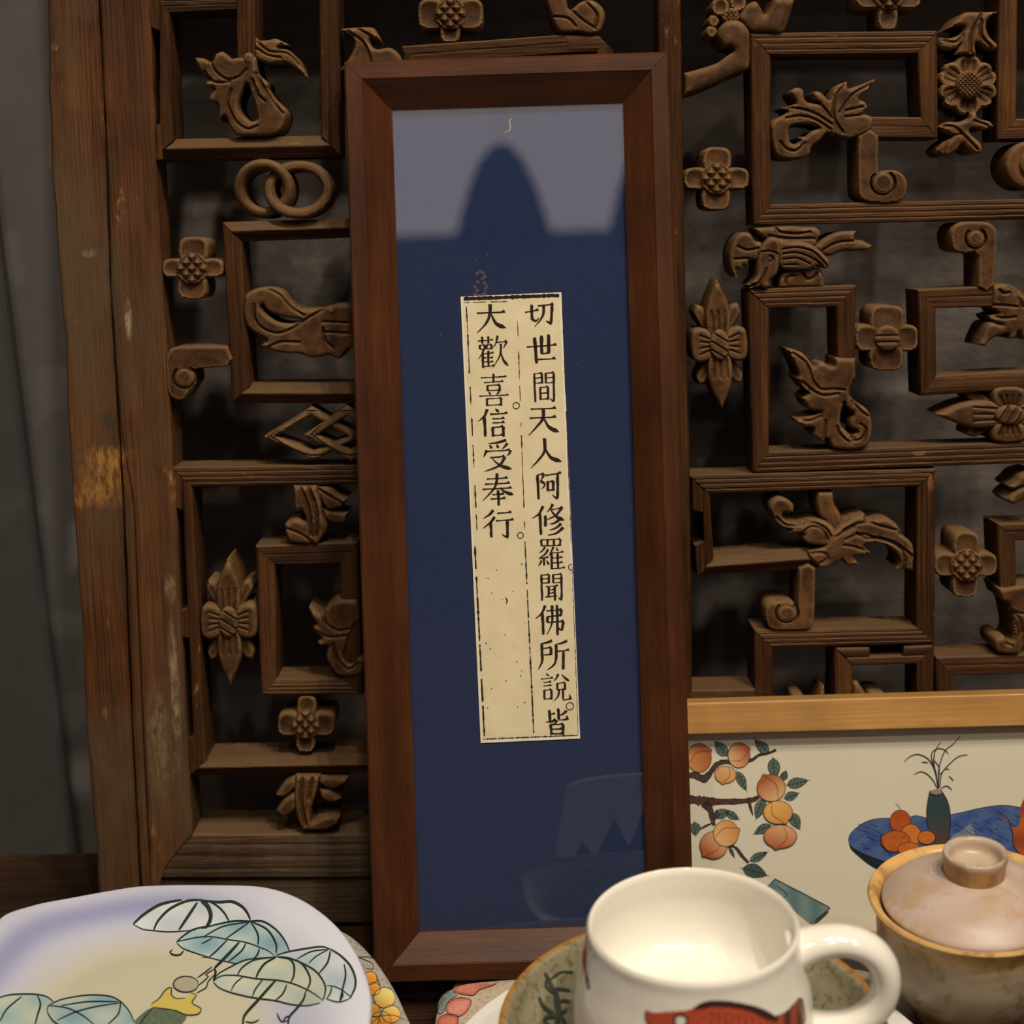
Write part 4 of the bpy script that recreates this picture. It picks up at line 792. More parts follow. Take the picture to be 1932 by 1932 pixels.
# blue table, vase, fruit
B1 = (.030,.062,.24); B2 = (.075,.13,.27)
pt.h = .00006
pt.fill(cr(P2,[(115,1210,S),(150,1290),(400,1480),(650,1500),(700,1350),(400,1250)]), (.012,.022,.035), 9)
pt.h = .0001
pt.fill(cr(P2,[(115,1200),(130,1120),(240,1020),(370,965),(540,950),(700,950),(800,930),(920,950),(1170,915),(1300,890),(1500,845),(1700,820),(1880,840),(2100,900),(2100,1400),(1900,1350),(1500,1300),(1200,1280),(900,1330),(600,1420),(500,1400),(330,1340),(200,1280)]),
        lambda x, y, d: mixc(mixc(B1, B2, .5 + .3 * sin(x * .11 + 1.7 * sin(y * .13)) + .35 * (RNG.random() - .5)), (.1,.13,.27), .5 if d < 3 else 0), 4)
pt.line(cr(P2,[(120,1200),(130,1120),(240,1020),(370,965),(540,950)]), 1.4, BLK); pt.line(cr(P2,[(760,935),(820,925),(920,950)]), 1.3, BLK); pt.line(cr(P2,[(1170,915),(1300,890),(1500,845),(1700,820),(1880,840),(2100,900)]), 1.5, BLK)
for _ in range(85):
    x, y = RNG.uniform(1200, 1900), RNG.uniform(880, 1280)
    if y < 1000 - (x - 1200) * .15: continue
    L = RNG.uniform(30, 90); pt.line(cr(P2,[(x,y),(x+L*.8,y+L*.45)]), .9, (.012,.02,.06) if RNG.random() < .6 else (.16,.2,.27), .00013)
pt.line(cr(P2,[(1200,1000),(1340,1090),(1500,1180),(1640,1240)]), 1.2, BLK); pt.line(cr(P2,[(130,1260),(250,1320),(400,1470)]), 1.2, BLK)
for _ in range(30):
    x, y = RNG.uniform(180, 480), RNG.uniform(1010, 1260); L = RNG.uniform(40, 90); pt.line(cr(P2,[(x,y),(x+L*.9,y+L*.3)]), .9, (.02,.035,.12), .00013)
pt.fill(cr(P2,[(1180,1160),(1280,1080),(1380,1010,S),(1420,1090),(1400,1180),(1250,1250)]), (.17,.22,.27), 7, dh=.00006)
pt.done('painted_blue_table', PN)
pt.h = .00030
pt.fill(cr(P2,[(960,665,S),(925,850),(925,1020),(960,1080),(1000,1150),(1010,1300),(1140,1300),(1165,1150),(1165,950),(1140,780),(1085,670,S),(1030,715)]), lambda x, y, d: mixc((.032,.055,.07),(.10,.045,.035),(y - 1540) / 60), 5)
pt.line(cr(P2,[(955,660),(925,850),(928,1020),(955,1070)]), 1.3, BLK); pt.line(cr(P2,[(1070,660),(1140,780),(1168,950),(1150,1180)]), 1.8, BLK); pt.fill(cr(P2,ell(1025,680,62,28,14)), (.28,.2,.16), 5, dh=.00006); pt.line(cr(P2,[(965,700),(1030,718),(1060,695)]), 2, BLK, .0002)
for q in ([(1040,650),(1010,470),(940,340),(830,290),(740,320),(690,370)],[(1030,640),(990,560),(920,490),(860,470),(790,500)],[(1040,650),(1020,480),(975,340),(980,270),(1040,230),(1110,245),(1150,290)],[(1050,640),(1050,440),(1110,260),(1200,180),(1270,100)],[(1060,640),(1080,490),(1180,370),(1260,310),(1350,295)],[(1045,650),(1050,500),(1050,420),(990,340)],[(1060,660),(1100,625),(1140,620),(1185,660)],[(1050,640),(1000,400),(1010,260),(1070,160)],[(1060,500),(1120,440),(1160,450)],[(1150,515),(1180,540),(1200,565)],[(940,380),(900,370),(870,375)]):
    pt.line(cr(P2, q), 2.0, (.03,.04,.045), .00012)
pt.done('painted_vase_of_grass', PN)
F1 = (.36,.07,.02); F2 = (.60,.19,.035); pt.h = .0002
for cx, cy, rx, ry, t in ((650,985,108,118,0),(760,1130,105,118,.8),(600,1190,155,110,.25),(920,1150,90,70,.6),(740,1270,120,70,.5)):
    pt.h += .0001; L = cr(P2, ell(cx, cy, rx, ry, 16)); pt.fill(L, lambda x, y, d: mixc(F1, F2, t + .35 * (RNG.random() - .5)), 5); pt.line(L + [L[0]], 1.1, BLK, .00006, taper=False); pt.done('painted_fruit', PN)
pt.line(cr(P2,[(595,800),(630,820),(652,865)]), 1, BLK); pt.line(cr(P2,[(440,1100),(470,1230),(560,1330)]), 1.3, BLK); pt.done('painted_stem', PN)
pt.h = .0003; pt.fill(cr(P2,[(1960,700,S),(1900,820),(1890,960),(1860,1040),(1790,1030),(1740,930),(1660,880,S),(1760,980),(1810,1100),(1820,1230),(1900,1330),(2100,1380),(2100,700)]), lambda x, y, d: mixc((.40,.10,.03),(.26,.05,.02),.5 + .5 * sin(y * .1)), 7); pt.line(cr(P2,[(1660,880),(1770,970),(1812,1110),(1825,1240),(1900,1330)]), 1.4, BLK); pt.done('painted_gourd', PN)

# ================================================================ CROCKERY
def lathe(name, prof, mat, par, n=96, close=False, col=None, wob=0.0):
    V = []; Fc = []; m_ = len(prof); C = []
    for i in range(n):
        a = 2 * pi * i / n
        for j, (r, z) in enumerate(prof):
            rr = r * (1 + wob * sin(2 * a + .7)); V.append((rr * cos(a), rr * sin(a), z)); C.append(col(j, a, r, z) if col else (1, 1, 1))
    for i in range(n):
        for j in range(m_ - 1):
            a, b = i * m_ + j, ((i + 1) % n) * m_ + j
            if prof[j][0] < 1e-6 and prof[j + 1][0] < 1e-6: continue
            if prof[j][0] < 1e-6: Fc.append((i * m_ + j, b + 1, a + 1)); continue
            if prof[j + 1][0] < 1e-6: Fc.append((a, b, a + 1)); continue
            Fc.append((a, b, b + 1, a + 1))
    o = mesh(name, V, Fc, mat, par, 60, C if col else None); return o
def dens(pts, step=.003):
    P = smooth_loop([tuple(v * 1000 for v in p[:2]) + tuple(p[2:]) for p in pts], step * 1000, False) / 1000; return [tuple(p) for p in P]
def ray_to_lathe(base, prof_outer):
    """surface point of a turned pot seen at a pixel (outside wall)"""
    zs = np.array([p[1] for p in prof_outer]); rs = np.array([p[0] for p in prof_outer]); o_ = np.argsort(zs); zs, rs = zs[o_], rs[o_]
    def f(px, py, h):
        d = ray(px, py); d.normalize(); t = .5; O = CP - Vector(base); prev = None
        for k in range(900):
            p = O + d * t; g = sqrt(p.x ** 2 + p.y ** 2) - np.interp(p.z, zs, rs)
            if p.z < zs[-1] and p.z > zs[0] - .02 and g < 0: break
            t += .0006
        p = O + d * (t - .0003); a = atan2(p.y, p.x); r = float(np.interp(p.z, zs, rs)) + h
        return (r * cos(a), r * sin(a), p.z)
    return f
# --- mug
MZ = .84; mr = CP + ray(1307, 1740) * MZ; MH = .085; mbase = Vector((mr.x, mr.y, mr.z - MH))
MUG = tag(empty('mug', loc=mbase), 'cream mug with a round handle and red fish, on the olive and white dishes', 'mug')
m_out = dens([(.034,.0,S),(.040,.001),(.0485,.010),(.0535,.026),(.0545,.038),(.0532,.052),(.0500,.066),(.0478,.078),(.0474,.0835),(.0462,.0852)], .0018)
m_in = dens([(.0462,.0852),(.0448,.0838),(.0449,.076),(.0462,.066),(.0458,.054),(.0425,.0462),(.036,.0430),(.018,.0422),(0,.0420)], .003)
lathe('body', [(0, .001), (.033, .001)] + m_out + m_in[1:], WHITE, MUG, 128)
def tube(name, path, rx, ry, mat, par, ang=0, n=14):
    V = []; Fc = []; P = dens(path, .0025); k = len(P); c, s = cos(ang), sin(ang)
    for i in range(k):
        a, b = np.array(P[max(i - 1, 0)]), np.array(P[min(i + 1, k - 1)]); d = (b - a) / (np.linalg.norm(b - a) + 1e-9); nn = np.array([-d[1], d[0]]); t = i / (k - 1); g = 1 + .35 * (2 * abs(t - .5)) ** 5
        for j in range(n):
            th = 2 * pi * j / n; r, z = np.array(P[i]) + nn * cos(th) * rx * g; y = sin(th) * ry * g; V.append((r * c - y * s, r * s + y * c, z))
    for i in range(k - 1):
        for j in range(n): Fc.append((i * n + j, i * n + (j + 1) % n, (i + 1) * n + (j + 1) % n, (i + 1) * n + j))
    Fc += [tuple(range(n)), tuple((k - 1) * n + j for j in range(n - 1, -1, -1))]
    o = mesh(name, V, Fc, mat, par, 60); bm_fix(o); return o
tube('handle', [(.045,.0700),(.056,.0745),(.068,.0755),(.079,.071),(.0855,.0615),(.0865,.050),(.082,.039),(.072,.0315),(.060,.0290),(.049,.030)], 0.0066, .0090, WHITE, MUG, -.06)
ms = ray_to_lathe(mbase, m_out); pm = Paint(ms); M1 = (1060, 1600, 4.39); M2 = (1450, 1560, 4.008)
RED = (.50,.05,.012); DRK = (.05,.02,.018)
pm.fill(cr(M1,[(695,1345),(760,1362),(900,1352),(1050,1340),(1110,1310),(1200,1272),(1350,1268),(1500,1290),(1650,1330),(1760,1390),(1830,1450),(1800,1640),(1200,1700),(800,1640),(705,1450)]), lambda x, y, d: mixc((.36,.10,.06), RED, .5 + .5 * sin(x * .2) * cos(y * .35)), 4)
pm.h = .0002; pm.fill(cr(M1,[(1100,1345,S),(1110,1310),(1200,1265),(1350,1262),(1500,1285),(1650,1325),(1760,1385),(1800,1430,S),(1700,1420),(1550,1350),(1400,1320),(1250,1315)]), DRK, 4)
for i in range(9): pm.line(cr(M1,[(1230+i*55,1350+i*6),(1255+i*55,1400+i*6),(1225+i*55,1450+i*6)]), 1.6, (.14,.02,.01))
pm.fill(cr(M1,ell(985,1430,62,62,14)), DRK, 4, dh=.00004); pm.fill(cr(M1,ell(985,1430,42,42,14)), (.7,.68,.64), 4, dh=.0001); pm.line(cr(M1,[(695,1345),(690,1400),(715,1450),(760,1500)]), 2, DRK)
pm.done('painted_fish', MUG, GLAZEP, 'red fish with a white eye')
pm.h = .0001
pm.fill(cr(M2,[(-10,1440),(60,1425),(130,1395),(232,1285,S),(262,1310),(262,1500),(-10,1500)]), lambda x, y, d: mixc((.34,.08,.05),(.07,.025,.022),.5 + .5 * sin(x * .25 + 1)), 4); pm.done('painted_tail_fin', MUG, GLAZEP)
pm.fill(cr(M1,[(185,790),(172,850),(172,940),(190,1040),(215,1170),(235,1165),(230,1110),(205,1000),(208,900),(200,820)]), lambda x, y, d: mixc((.42,.10,.03),(.08,.02,.02),(y - 1810) / 50), 3); pm.done('painted_streak', MUG, GLAZEP)
# blue mountains on the far side of the mug
V = []; Fc = []; C = []
peaks = [(-.9,.020),(-.62,.047),(-.45,.030),(-.2,.066),(.02,.040),(.18,.058),(.42,.034),(.62,.046),(.9,.018)]
na, nz = 90, 14
for i in range(na + 1):
    a = -.95 + 1.9 * i / na; top = np.interp(a, [p[0] for p in peaks], [p[1] for p in peaks])
    for j in range(nz + 1):
        z = .014 + (top - .014) * j / nz; r = float(np.interp(z, [p[1] for p in m_out], [p[0] for p in m_out])) + .00012; th = 1.75 + a
        V.append((r * cos(th), r * sin(th), z)); C.append(mixc((.015,.035,.12),(.05,.16,.32), .5 + .5 * sin(a * 9 + z * 90)))
for i in range(na):
    for j in range(nz): q = i * (nz + 1) + j; Fc.append((q, q + nz + 1, q + nz + 2, q + 1))
mesh('painted_mountains', V, Fc, GLAZEP, MUG, 60, C)
# --- olive dish under the mug
gz = mr.z - .0525; gr = .0885
OD = tag(empty('olive_dish', loc=(mr.x, mr.y, 0)), 'olive speckled dish with a brown rim right under the cream mug', 'dish')
def gcol(j, a, r, z): return (.33,.155,.035) if r > gr - .0022 and z > gz - .006 else mixc((.29,.265,.175),(.23,.21,.14), .5 + .5 * sin(a * 7 + r * 300))
mb0 = mbase.z
lathe('bowl', dens([(0,mb0-.006),(.034,mb0-.006),(.038,mb0-.004),(.066,mb0+.004),(.083,gz-.010),(gr,gz-.002),(gr-.0005,gz),(gr-.0035,gz-.001),(.080,gz-.010),(.062,mb0+.0065),(.040,mb0+.0005),(.02,mb0-.0002),(0,mb0-.0002)], .0018), GREEN, OD, 128, col=gcol)
gi = sorted([(mb0 + .0005, .040), (mb0 + .0065, .062), (gz - .010, .080), (gz - .001, gr - .0035)])
def gsurf(px, py, h):
    z = gz - .01
    for _ in range(25):
        p = on_z(px, py, z); r = sqrt((p.x - mr.x) ** 2 + (p.y - mr.y) ** 2); zt = float(np.interp(r, [q[1] for q in gi], [q[0] for q in gi])); z += .5 * (zt - z)
    return (p.x - mr.x, p.y - mr.y, z + h + .0006)
pg = Paint(gsurf); G5 = (760, 1620, 4.83); GC = (.045,.058,.045)
for q, wd in (([(1295,1050),(1330,1110),(1360,1180),(1400,1260)],7),([(1555,1045),(1450,1045),(1390,1080),(1350,1110)],5),([(1320,1080),(1310,1170),(1370,1230)],6),([(1530,1210),(1440,1195),(1380,1200)],5),([(1390,1200),(1410,1320),(1420,1420),(1400,1540)],11),([(1240,1270),(1290,1360),(1380,1420)],6),([(1280,1480),(1340,1440),(1400,1450)],7),([(1530,1310),(1460,1300),(1410,1330)],5),([(1440,1420),(1500,1380)],5),([(1290,1500),(1350,1560)],8),([(1450,1450),(1500,1560)],7)):
    pg.line(cr(G5, q), wd, GC, step=3)
pg.done('painted_plant', OD, GLAZEP)
# --- white dish
wz = mr.z - .0915; wr = .1215
WD = tag(empty('white_dish', loc=(mr.x, mr.y, 0)), 'plain white dish, widest of the stack under the cream mug', 'dish')
lathe('bowl', dens([(0,.0185),(.05,.0185),(.056,.0200),(.09,.024),(.112,wz-.008),(wr,wz-.0015),(wr-.0006,wz),(wr-.004,wz-.001),(.110,wz-.0045),(.09,.0275),(.055,.0235),(0,.0232)], .002), DISHW, WD, 128, wob=.006)
print('mug base', mb0, 'green rim', gz, 'white rim', wz)
# olive dish foot ring reaches the white dish
lathe('foot_ring', [(.030, .0236), (.034, .0236), (.036, mb0 - .005), (.030, mb0 - .005), (.030, .0236)], GREEN, OD, 64, col=lambda j, a, r, z: (.16,.1,.05))

def plate(name, outline, z0, rim, depth, wslope, thick, mat, par, colf, sp=.0028, rimr=.0025):
    """free-form plate from a plan outline in metres"""
    loop = smooth_loop([(x * 1000, -y * 1000) for x, y in outline], 1.6); V, T = triangulate([loop], sp * 1000, [.5, 1.1, 1.9, 3.0, 4.4])
    kk = 14.0; tb_d = np.linspace(0, 160, 240); ss_ = np.linspace(-300, 300, 1201); tb_v = np.array([np.exp(-np.sqrt(q * q + ss_ ** 2) / kk).sum() * .5 for q in tb_d])
    seg = np.linalg.norm(np.roll(loop, -1, 0) - loop, axis=1)
    def sdist(Q):
        Q = np.asarray(Q); r_ = np.sqrt(((Q[:, None, :] - loop[None]) ** 2).sum(2)); sm = (np.exp(-r_ / kk) * seg).sum(1)
        ds = np.interp(-sm, -tb_v, tb_d); de = loop_dist(Q, [loop]); w_ = np.clip(de / 8, 0, 1); return ((1 - w_) * de + w_ * ds) / 1000
    d = sdist(V)
    def prof(dd):
        t = np.clip((dd - .004) / wslope, 0, 1); s = t * t * (3 - 2 * t); edge = np.clip(1 - (1 - np.clip(dd / rimr, 0, 1)) ** 2, 0, 1) ** .5 * rimr - rimr
        return rim + edge - depth * s
    und = .0022 * np.sin(V[:, 0] * .045 + 1) * np.clip(1 - d / .05, 0, 1)
    z = prof(d) + und; n = len(V)
    P = [(V[i, 0] / 1000, -V[i, 1] / 1000, z[i]) for i in range(n)]; C = [colf(P[i], d[i]) for i in range(n)]
    zb = np.maximum(z - thick, z0); zb = np.where(d < .0003, z - .0012, zb); zb = np.where(d > wslope * 2.2, z0, np.maximum(z0, zb))
    P += [(P[i][0], P[i][1], zb[i]) for i in range(n)]; C += C
    Fc = [tuple(t) for t in T.tolist()] + [tuple(n + x for x in t[::-1]) for t in T.tolist()] + [(b, a, n + a, n + b) for a, b in boundary(T.tolist())]
    o = mesh(name, P, Fc, mat, par, 50, C); bm_fix(o)
    def surf(px, py, h):
        zz = rim - depth * .5
        for _ in range(14):
            p = on_z(px, py, zz); q = np.array([[p.x * 1000, -p.y * 1000]]); dd = sdist(q)[0] * (1 if inside(q, [loop])[0] else 0)
            zt = float(prof(dd)) + .0022 * sin(p.x * 1000 * .045 + 1) * max(0, min(1, 1 - dd / .05)); zz += .7 * (zt - zz)
        return (p.x, p.y, zz + h)
    return surf
def ppx(pts, z): return [(on_z(x, y, z).x, on_z(x, y, z).y) for x, y in pts]
# --- speckled plate underneath, left
SPL = tag(empty('speckled_plate'), 'grey speckled plate with orange blossoms, under the umbrella plate', 'plate')
o1 = ppx([(560,1735),(650,1758),(700,1796),(740,1850),(765,1900),(780,1945)], .034)
o1 = [(-.30,.70),(-.30,.80),(-.24,.865),(-.17,.885)] + o1 + [(-.062,.70),(-.10,.65),(-.17,.62),(-.25,.64)]
pl2 = plate('plate_body', o1, 0.0, .034, .014, .02, .006, SPECK, SPL, lambda p, d: (.36,.33,.30))
ps2 = Paint(pl2); Q2 = (380, 1620, 4.83)
for cx, cy, r, c0 in ((1540,1090,62,0),(1570,1190,62,0),(1670,1270,98,1),(1540,1400,92,0),(1730,1420,85,.6),(1640,1480,90,.2),(1560,1520,80,0)):
    L = cr(Q2, ell(cx, cy, r, r * .95, 12)); X, Y = Q2[0] + cx / 4.83, Q2[1] + cy / 4.83
    ps2.h = .0001 + .00004 * (cy > 1300); ps2.fill(L, lambda x, y, d: mixc((.72,.27,.03), (.66,.58,.20), c0 * .8 + .03 * (Y - y)), 5, 5); ps2.line(L + [L[0]], 1.2, BLK, step=5)
for q in ([(1640,1400),(1620,1470),(1590,1540)],[(1450,1450),(1600,1440),(1750,1430),(1850,1470)],[(1380,880),(1480,920),(1560,960),(1560,1010),(1500,1000)],[(1420,900),(1530,900),(1610,940)],[(1590,1060),(1610,1110),(1630,1160)]): ps2.line(cr(Q2, q), 1.3, BLK, step=5)
ps2.done('painted_blossoms', SPL, GLAZEP)
# --- umbrella plate
UP = tag(empty('umbrella_plate'), 'large pale lavender and cream plate painted with umbrellas, lower left', 'plate')
o2 = ppx([(0,1735),(60,1712),(130,1695),(200,1677),(260,1664),(330,1660),(400,1664),(500,1676),(570,1700),(630,1740),(668,1785),(692,1835),(701,1878),(698,1920),(688,1960)], .062)
o2 = [(-.315,.72),(-.29,.80)] + o2 + [(-.085,.70),(-.115,.645),(-.17,.60),(-.24,.60),(-.30,.65)]
LAV = (.45,.46,.62); CRM = (.50,.475,.37); DLV = (.22,.23,.43)
def ucol(p, d):
    x, y = p[0], p[1]; t = np.clip((d - .012) / .05, 0, 1); n_ = .5 + .5 * sin(x * 37 + 1.3) * cos(y * 29)
    c = mixc((.60,.62,.74), LAV, t * 2); band = math.exp(-((d - .016) / .010) ** 2) * np.clip((-.13 - x) / .05, 0, 1); c = mixc(c, DLV, .85 * band)
    edge = np.clip((d - .024 - .016 * np.clip((x + .17) / .05, 0, 1)) / .022, 0, 1); return mixc(c, CRM, edge)
us = plate('plate_body', o2, .0203, .062, .013, .045, .0045, GLAZEP, UP, ucol, .0022)
pu = Paint(us); pu.h = .00012; Q1 = (0, 1620, 4.83)
INKG = (.018,.032,.028); PB = (.22,.33,.40); PB2 = (.10,.21,.30)
def ufill(loop, c0=PB, c1=(.40,.42,.42), nm='painted_umbrella'):
    pu.fill(loop, lambda x, y, d: mixc(c0, c1, .5 + .45 * sin(x * .05 + 1) * cos(y * .09)), 9, 7)
def ul(q, wd=2.2, c=INKG): pu.line(q, wd * 1.75, c, .0001, step=7)
A = lambda *p: cr(Q1, p); B_ = lambda *p: cr(Q2, p)
ufill(A((1215,600,S),(1300,520),(1440,430),(1600,385),(1800,375))+B_((150,395),(280,395),(370,440),(420,500),(445,570,S),(300,572),(150,600),(0,640))+A((1780,655),(1540,670),(1300,645)), (.42,.48,.56), (.58,.60,.64))
for q, w_ in ((A((1215,600),(1300,520),(1440,430),(1560,395),(1660,380)),3.4),(A((1400,655),(1440,570),(1550,460),(1700,390),(1800,380),(1870,385)),3),(A((1630,655),(1700,550),(1800,400)),3.2),(A((1830,395),(1890,450),(1915,540),(1870,640)),2.8),(A((1215,600),(1300,645),(1410,660),(1540,670),(1640,665),(1780,655)),1.5),
              (B_((0,385),(50,410),(90,500),(80,580),(40,640)),3),(B_((60,390),(140,430),(210,500),(255,580)),2.4),(B_((20,385),(150,400),(280,395),(370,440),(420,500),(445,560)),3.4)): ul(q, w_)
pu.done('painted_umbrella', UP, GLAZEP)
ufill(A((1610,760,S),(1680,700),(1760,650),(1900,615))+B_((150,600),(300,572),(440,575),(560,575),(680,650),(760,750),(805,850,S),(680,890,S),(560,910),(330,960),(250,945),(70,905))+A((1900,900),(1740,850),(1650,810)), (.17,.31,.39), (.46,.56,.56))
for q, w_ in ((A((1610,760),(1680,700),(1760,650),(1900,615)),2.2),(B_((0,640),(150,600),(300,572),(440,575),(560,575),(680,650),(760,750),(805,850)),2.4),(B_((440,580),(200,620),(20,715)),1.8),(B_((440,580),(340,650),(220,735)),1.8),(B_((450,580),(500,660),(520,720),(515,790)),2.2),(B_((460,580),(600,650),(680,780),(680,870)),2.4),
              (B_((0,720),(100,715),(240,740),(400,765),(530,810),(620,850),(670,895)),1.6),(A((1610,760),(1800,720),(1932,710)),1.6),(A((1610,765),(1650,810),(1740,850),(1900,900)),1.5),(B_((0,900),(70,905),(150,925),(250,945),(330,960),(470,920)),1.4),
              (B_((105,725),(50,755),(0,780)),1.6),(B_((235,745),(130,850),(65,905)),2),(B_((405,770),(370,840),(250,940)),2),(B_((530,820),(510,880),(470,920)),2.2),(B_((345,765),(240,880),(120,1000)),3.4),(A((1675,840),(1640,880),(1580,880),(1550,855),(1570,830)),2.2)): ul(q, w_)
pu.done('painted_umbrella', UP, GLAZEP)
ufill(B_((680,885,S),(800,850),(970,820),(1100,805),(1170,825),(1260,880),(1350,970),(1400,1080),(1400,1180),(1350,1285),(1250,1310),(1130,1285,S),(1110,1130),(1040,1030),(900,950),(780,905)), (.36,.45,.55), (.56,.60,.64))
for q, w_ in ((B_((680,885),(800,850),(970,820),(1100,805),(1170,825)),2.2),(B_((1170,825),(1260,880),(1350,970),(1400,1080),(1400,1180),(1350,1280)),2.6),(B_((1165,830),(1000,850),(870,920)),1.7),(B_((1160,830),(1050,890),(975,960)),1.5),(B_((1175,840),(1150,950),(1070,1050)),2.2),(B_((1300,960),(1315,1060),(1290,1180),(1260,1300)),2.2),(B_((1140,1160),(1200,1165),(1280,1200),(1370,1270)),1.6),(B_((1135,1280),(1250,1310),(1350,1280)),1.6),(B_((1190,1170),(1170,1240),(1140,1280)),1.8),(B_((1280,1210),(1290,1250),(1255,1310)),2)): ul(q, w_)
pu.done('painted_umbrella', UP, GLAZEP)
pu.h = .00026
ufill(B_((110,1125),(150,1060),(250,1000),(400,930),(560,910),(680,895),(780,905),(900,950),(1040,1030),(1120,1140),(1130,1220),(1105,1300),(1080,1320),(950,1345),(800,1330),(680,1300),(460,1270),(270,1225),(160,1180)), (.37,.45,.43), (.54,.55,.45))
for q, w_ in ((B_((680,900),(560,910),(400,930),(250,1000),(150,1060),(110,1120)),1.8),(B_((680,900),(780,905),(900,950),(1040,1030),(1120,1140),(1130,1220),(1105,1300)),2.2),(B_((660,905),(480,930),(370,1000),(325,1075)),2),(B_((680,905),(580,960),(520,1040),(495,1100)),2.6),(B_((700,905),(800,920),(845,980),(840,1080),(810,1140)),2.4),(B_((750,905),(900,950),(980,1060),(990,1140),(950,1220)),2.4),(B_((110,1120),(180,1075),(320,1070),(500,1100),(700,1115),(850,1150),(1000,1220),(1100,1290)),2),(B_((110,1130),(160,1180),(270,1225),(460,1270),(680,1300),(800,1330),(950,1345),(1080,1320)),1.8),(B_((390,1075),(310,1140),(270,1210)),1.6),(B_((560,1105),(490,1200),(465,1265)),1.8),(B_((780,1150),(740,1240),(670,1300)),2),(B_((950,1220),(930,1290),(860,1380),(800,1450),(790,1540)),2.6),(B_((680,1110),(520,1290),(390,1440),(380,1540)),3.2),(B_((110,1120),(130,1040),(120,1000)),2.6)): ul(q, w_)
pu.done('painted_umbrella', UP, GLAZEP)
ufill(A((-60,1290),(0,1270),(100,1245),(300,1240),(420,1260),(490,1310),(430,1400),(480,1500),(500,1560),(-60,1560)), (.25,.37,.38), (.44,.48,.41))
ul(A((-40,1285),(0,1270),(100,1245),(300,1240),(420,1260),(490,1310)),2); ul(A((0,1490),(60,1380),(200,1260)),2); ul(A((340,1250),(370,1330),(340,1440),(320,1520)),2.2); pu.done('painted_umbrella', UP, GLAZEP)
pu.h = .00034
ufill(A((430,1400),(440,1350),(560,1290),(800,1250),(1000,1260),(1100,1310),(1180,1400),(1230,1500),(1230,1560),(600,1560),(480,1480)), (.18,.32,.40), (.44,.49,.43))
for q in (A((430,1400),(440,1350),(560,1290),(800,1250),(1000,1260),(1100,1310),(1180,1400),(1225,1500)),A((430,1400),(480,1480),(600,1560)),A((520,1480),(700,1400),(900,1350),(1100,1320)),A((450,1345),(620,1370),(760,1440),(860,1520)),A((1100,1310),(1080,1420),(980,1520)),A((560,1345),(800,1310),(1080,1310))): ul(q, 1.8)
pu.done('painted_umbrella', UP, GLAZEP)
pu.h = .0003
pu.fill(A((1220,1490),(1330,1390),(1400,1362),(1500,1380),(1600,1392),(1700,1440),(1650,1520),(1600,1560),(1200,1560)), lambda x, y, d: mixc((.045,.08,.065),(.14,.18,.12),.3+.6*RNG.random()), 5)
pu.fill(A((1380,1330),(1450,1280),(1510,1200),(1570,1185),(1560,1240),(1600,1280),(1700,1270),(1740,1230),(1790,1250),(1750,1320),(1830,1370),(1810,1420),(1700,1430),(1600,1390),(1400,1360)), (.52,.43,.11), 5, dh=.00004)
pu.fill(A(*ell(1695,1150,115,72,16)), (.36,.34,.27), 6, dh=.00008)
L = A(*ell(1695,1150,115,72,16)); ul(L + [L[0]], 1.6)
for q in (A((1380,1330),(1450,1280),(1510,1200),(1565,1180),(1560,1240),(1600,1280),(1690,1275)),A((1740,1230),(1790,1250),(1750,1320),(1830,1370),(1810,1420),(1700,1430),(1600,1390),(1400,1360)),A((1800,1090),(1870,1040),(1932,990)),A((1810,1160),(1900,1080))+B_((40,1060),(120,1010)),A((1790,1230),(1880,1180))+B_((60,1130),(120,1060)),A((1240,1560),(1330,1440),(1400,1362))): ul(q, 1.5)
pu.done('painted_figure', UP, GLAZEP)
for q in (B_((690,1410),(700,1440),(730,1490),(790,1480)),B_((400,1490),(470,1500),(530,1470)),B_((740,1500),(770,1450),(820,1440))): ul(q, 1.8)
pu.done('painted_hook_handles', UP, GLAZEP)
# --- pink patterned dish
PD = tag(empty('blossom_dish'), 'small dish with pink crackled blossoms, below the walnut frame', 'dish')
o3 = ppx([(819,1960),(820,1915),(830,1882),(850,1859),(880,1850),(930,1848),(1000,1848)], .0175); xr = 2 * (mr.x) - o3[0][0]
o3 = o3 + [(mr.x, o3[-1][1]), (xr - .02, o3[-1][1]), (xr, o3[-1][1] - .02), (xr, .64), (xr - .02, .625), (o3[0][0] + .02, .625), (o3[0][0], .64)]
pdS = plate('plate_body', o3, 0.0, .0175, .004, .012, .004, CRACK, PD, lambda p, d: (.42,.36,.27))
pk = Paint(pdS); pk.h = .0001; Q5 = (760, 1620, 4.83)
def pet(pts, c0, c1): L = cr(Q5, pts); pk.fill(L, lambda x, y, d: mixc(c1, c0, d / 7), 4, 5); pk.line(L + [L[0]], 1.4, BLK, step=5)
pet([(480,1125),(560,1110),(700,1110),(850,1112),(840,1150),(700,1200),(640,1250),(490,1225),(460,1180)], (.56,.20,.14), (.36,.07,.05))
pet([(360,1250),(430,1200),(470,1225),(490,1250),(430,1290),(400,1330),(370,1400),(330,1420),(320,1330)], (.12,.20,.21), (.20,.27,.27))
pet([(400,1330),(450,1290),(520,1270),(620,1290),(600,1370),(520,1440),(420,1420),(395,1390)], (.58,.24,.18), (.42,.09,.06)); pet([(330,1450),(400,1420),(500,1440),(480,1540),(330,1560),(315,1500)], (.55,.16,.11), (.4,.06,.04))
pk.done('painted_petals', PD, CRACK)
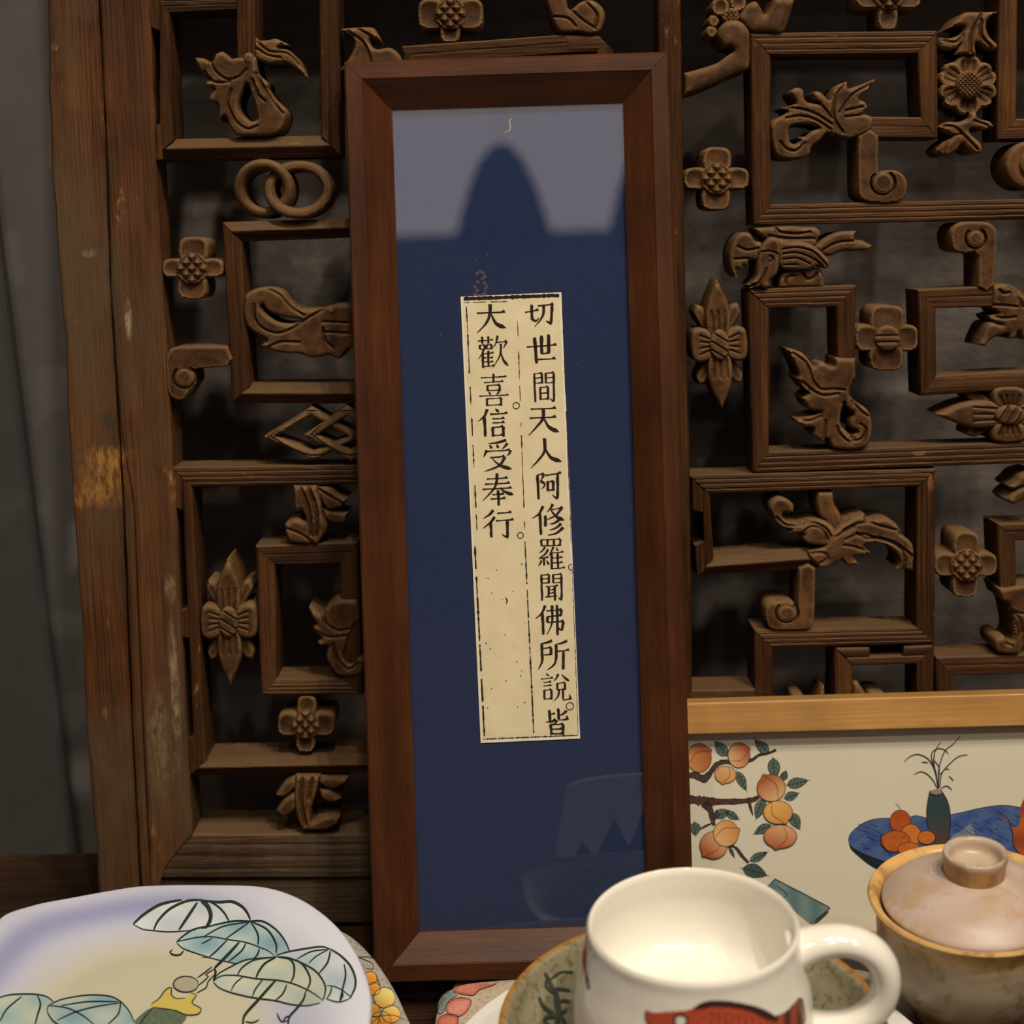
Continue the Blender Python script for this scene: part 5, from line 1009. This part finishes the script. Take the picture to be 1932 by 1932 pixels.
# --- lidded bowl
BZ = .93; br = CP + ray(1835, 1693) * BZ; bb = Vector((br.x, br.y, br.z - .066))
LB = tag(empty('lidded_bowl', loc=bb), 'small tan lidded stoneware bowl in front of the painted panel', 'bowl')
LIDM = vcol('lid_glaze', 0.4, 0.35, (0.40, 0.25, 0.13, 1), 45)
TAN = (.46,.28,.12)
def bcol(j, a, r, z): return mixc((.60,.36,.13), (.40,.33,.24), (.060 - z) / .012) if z > .046 else mixc((.40,.33,.24), (.30,.20,.11), (.03 - z) / .03)
lathe('bowl_body', dens([(0,.002),(.021,.002),(.0235,.0),(.0255,.0),(.0265,.006),(.031,.0095),(.0395,.020),(.0445,.034),(.0462,.048),(.0470,.058),(.0500,.0635),(.0512,.0655),(.0503,.0668),(.0470,.0655),(.0440,.060),(.0425,.045),(.036,.020),(.02,.010),(0,.009)], .002), STONE, LB, 96, col=bcol)
ld = lathe('lid', dens([(0,.060),(.03,.0605),(.0438,.0625),(.0443,.0640),(.0430,.0660),(.036,.0715),(.026,.0762),(.018,.0785),(.0165,.0795),(0,.0800)], .002), LIDM, LB, 96, col=lambda j, a, r, z: mixc((.47,.375,.34), (.42,.315,.26), .5 + .5 * sin(a * 5 + r * 150)))
lathe('lid_knob', dens([(.0146,.0790),(.0150,.084),(.0158,.0905),(.0152,.0920),(.0140,.0920),(.0125,.0905),(.0115,.086),(.008,.0842),(0,.084)], .0012), STONE, ld, 64, col=lambda j, a, r, z: (.46,.25,.10) if (z < .0895 and r > .0143) else (.45,.35,.27))
st = tag(empty('bowl_stand', loc=(bb.x, bb.y, 0)), 'dark reddish brown round stand under the tan lidded bowl', 'stand')
SM = plain('stand_lacquer', (.10,.035,.012), .3, .5, 60, .3)
lathe('stand_top', dens([(0,bb.z-.008),(.030,bb.z-.010),(.036,bb.z-.006),(.037,bb.z-.001),(.035,bb.z-.0005),(0,bb.z-.0005)], .002), SM, st, 64)
lathe('stand_foot', dens([(0,0),(.032,0),(.031,.006),(.022,bb.z*.5),(.024,bb.z-.009),(0,bb.z-.009)], .002), SM, st, 64)
# ================================================================ SHADES SEEN MIRRORED IN THE GLASS
def refl(px, py, dist):
    p = FP.hit(px, py) - FP.n * DP; d = (p - CP).normalized(); r = d - 2 * d.dot(FP.n) * FP.n; return p + r * dist
for k, (pxa, wpx, lb) in enumerate(((950, 160, 'tall dark cone-shaped shade mirrored in the upper middle of the glass'), (1235, 150, 'dark cone-shaped shade mirrored at the upper right edge of the glass'))):
    top = refl(pxa, 222, 3.3); bot = refl(pxa, 440, 3.3); r_ = wpx / F * 4.3 / 2; hh = top.z - bot.z
    sh = tag(empty('cone_shade', loc=(bot.x, bot.y, bot.z)), lb, 'shade')
    lathe('shade_cone', [(r_ * 1.12, 0), (r_ * .98, hh * .25), (r_ * .78, hh * .55), (r_ * .55, hh * .8), (r_ * .3, hh * .95), (.0, hh)], SHADE, sh, 40)
    lathe('cord', [(.0012, hh), (.0012, 3.0 - bot.z)], SHADE, sh, 8)
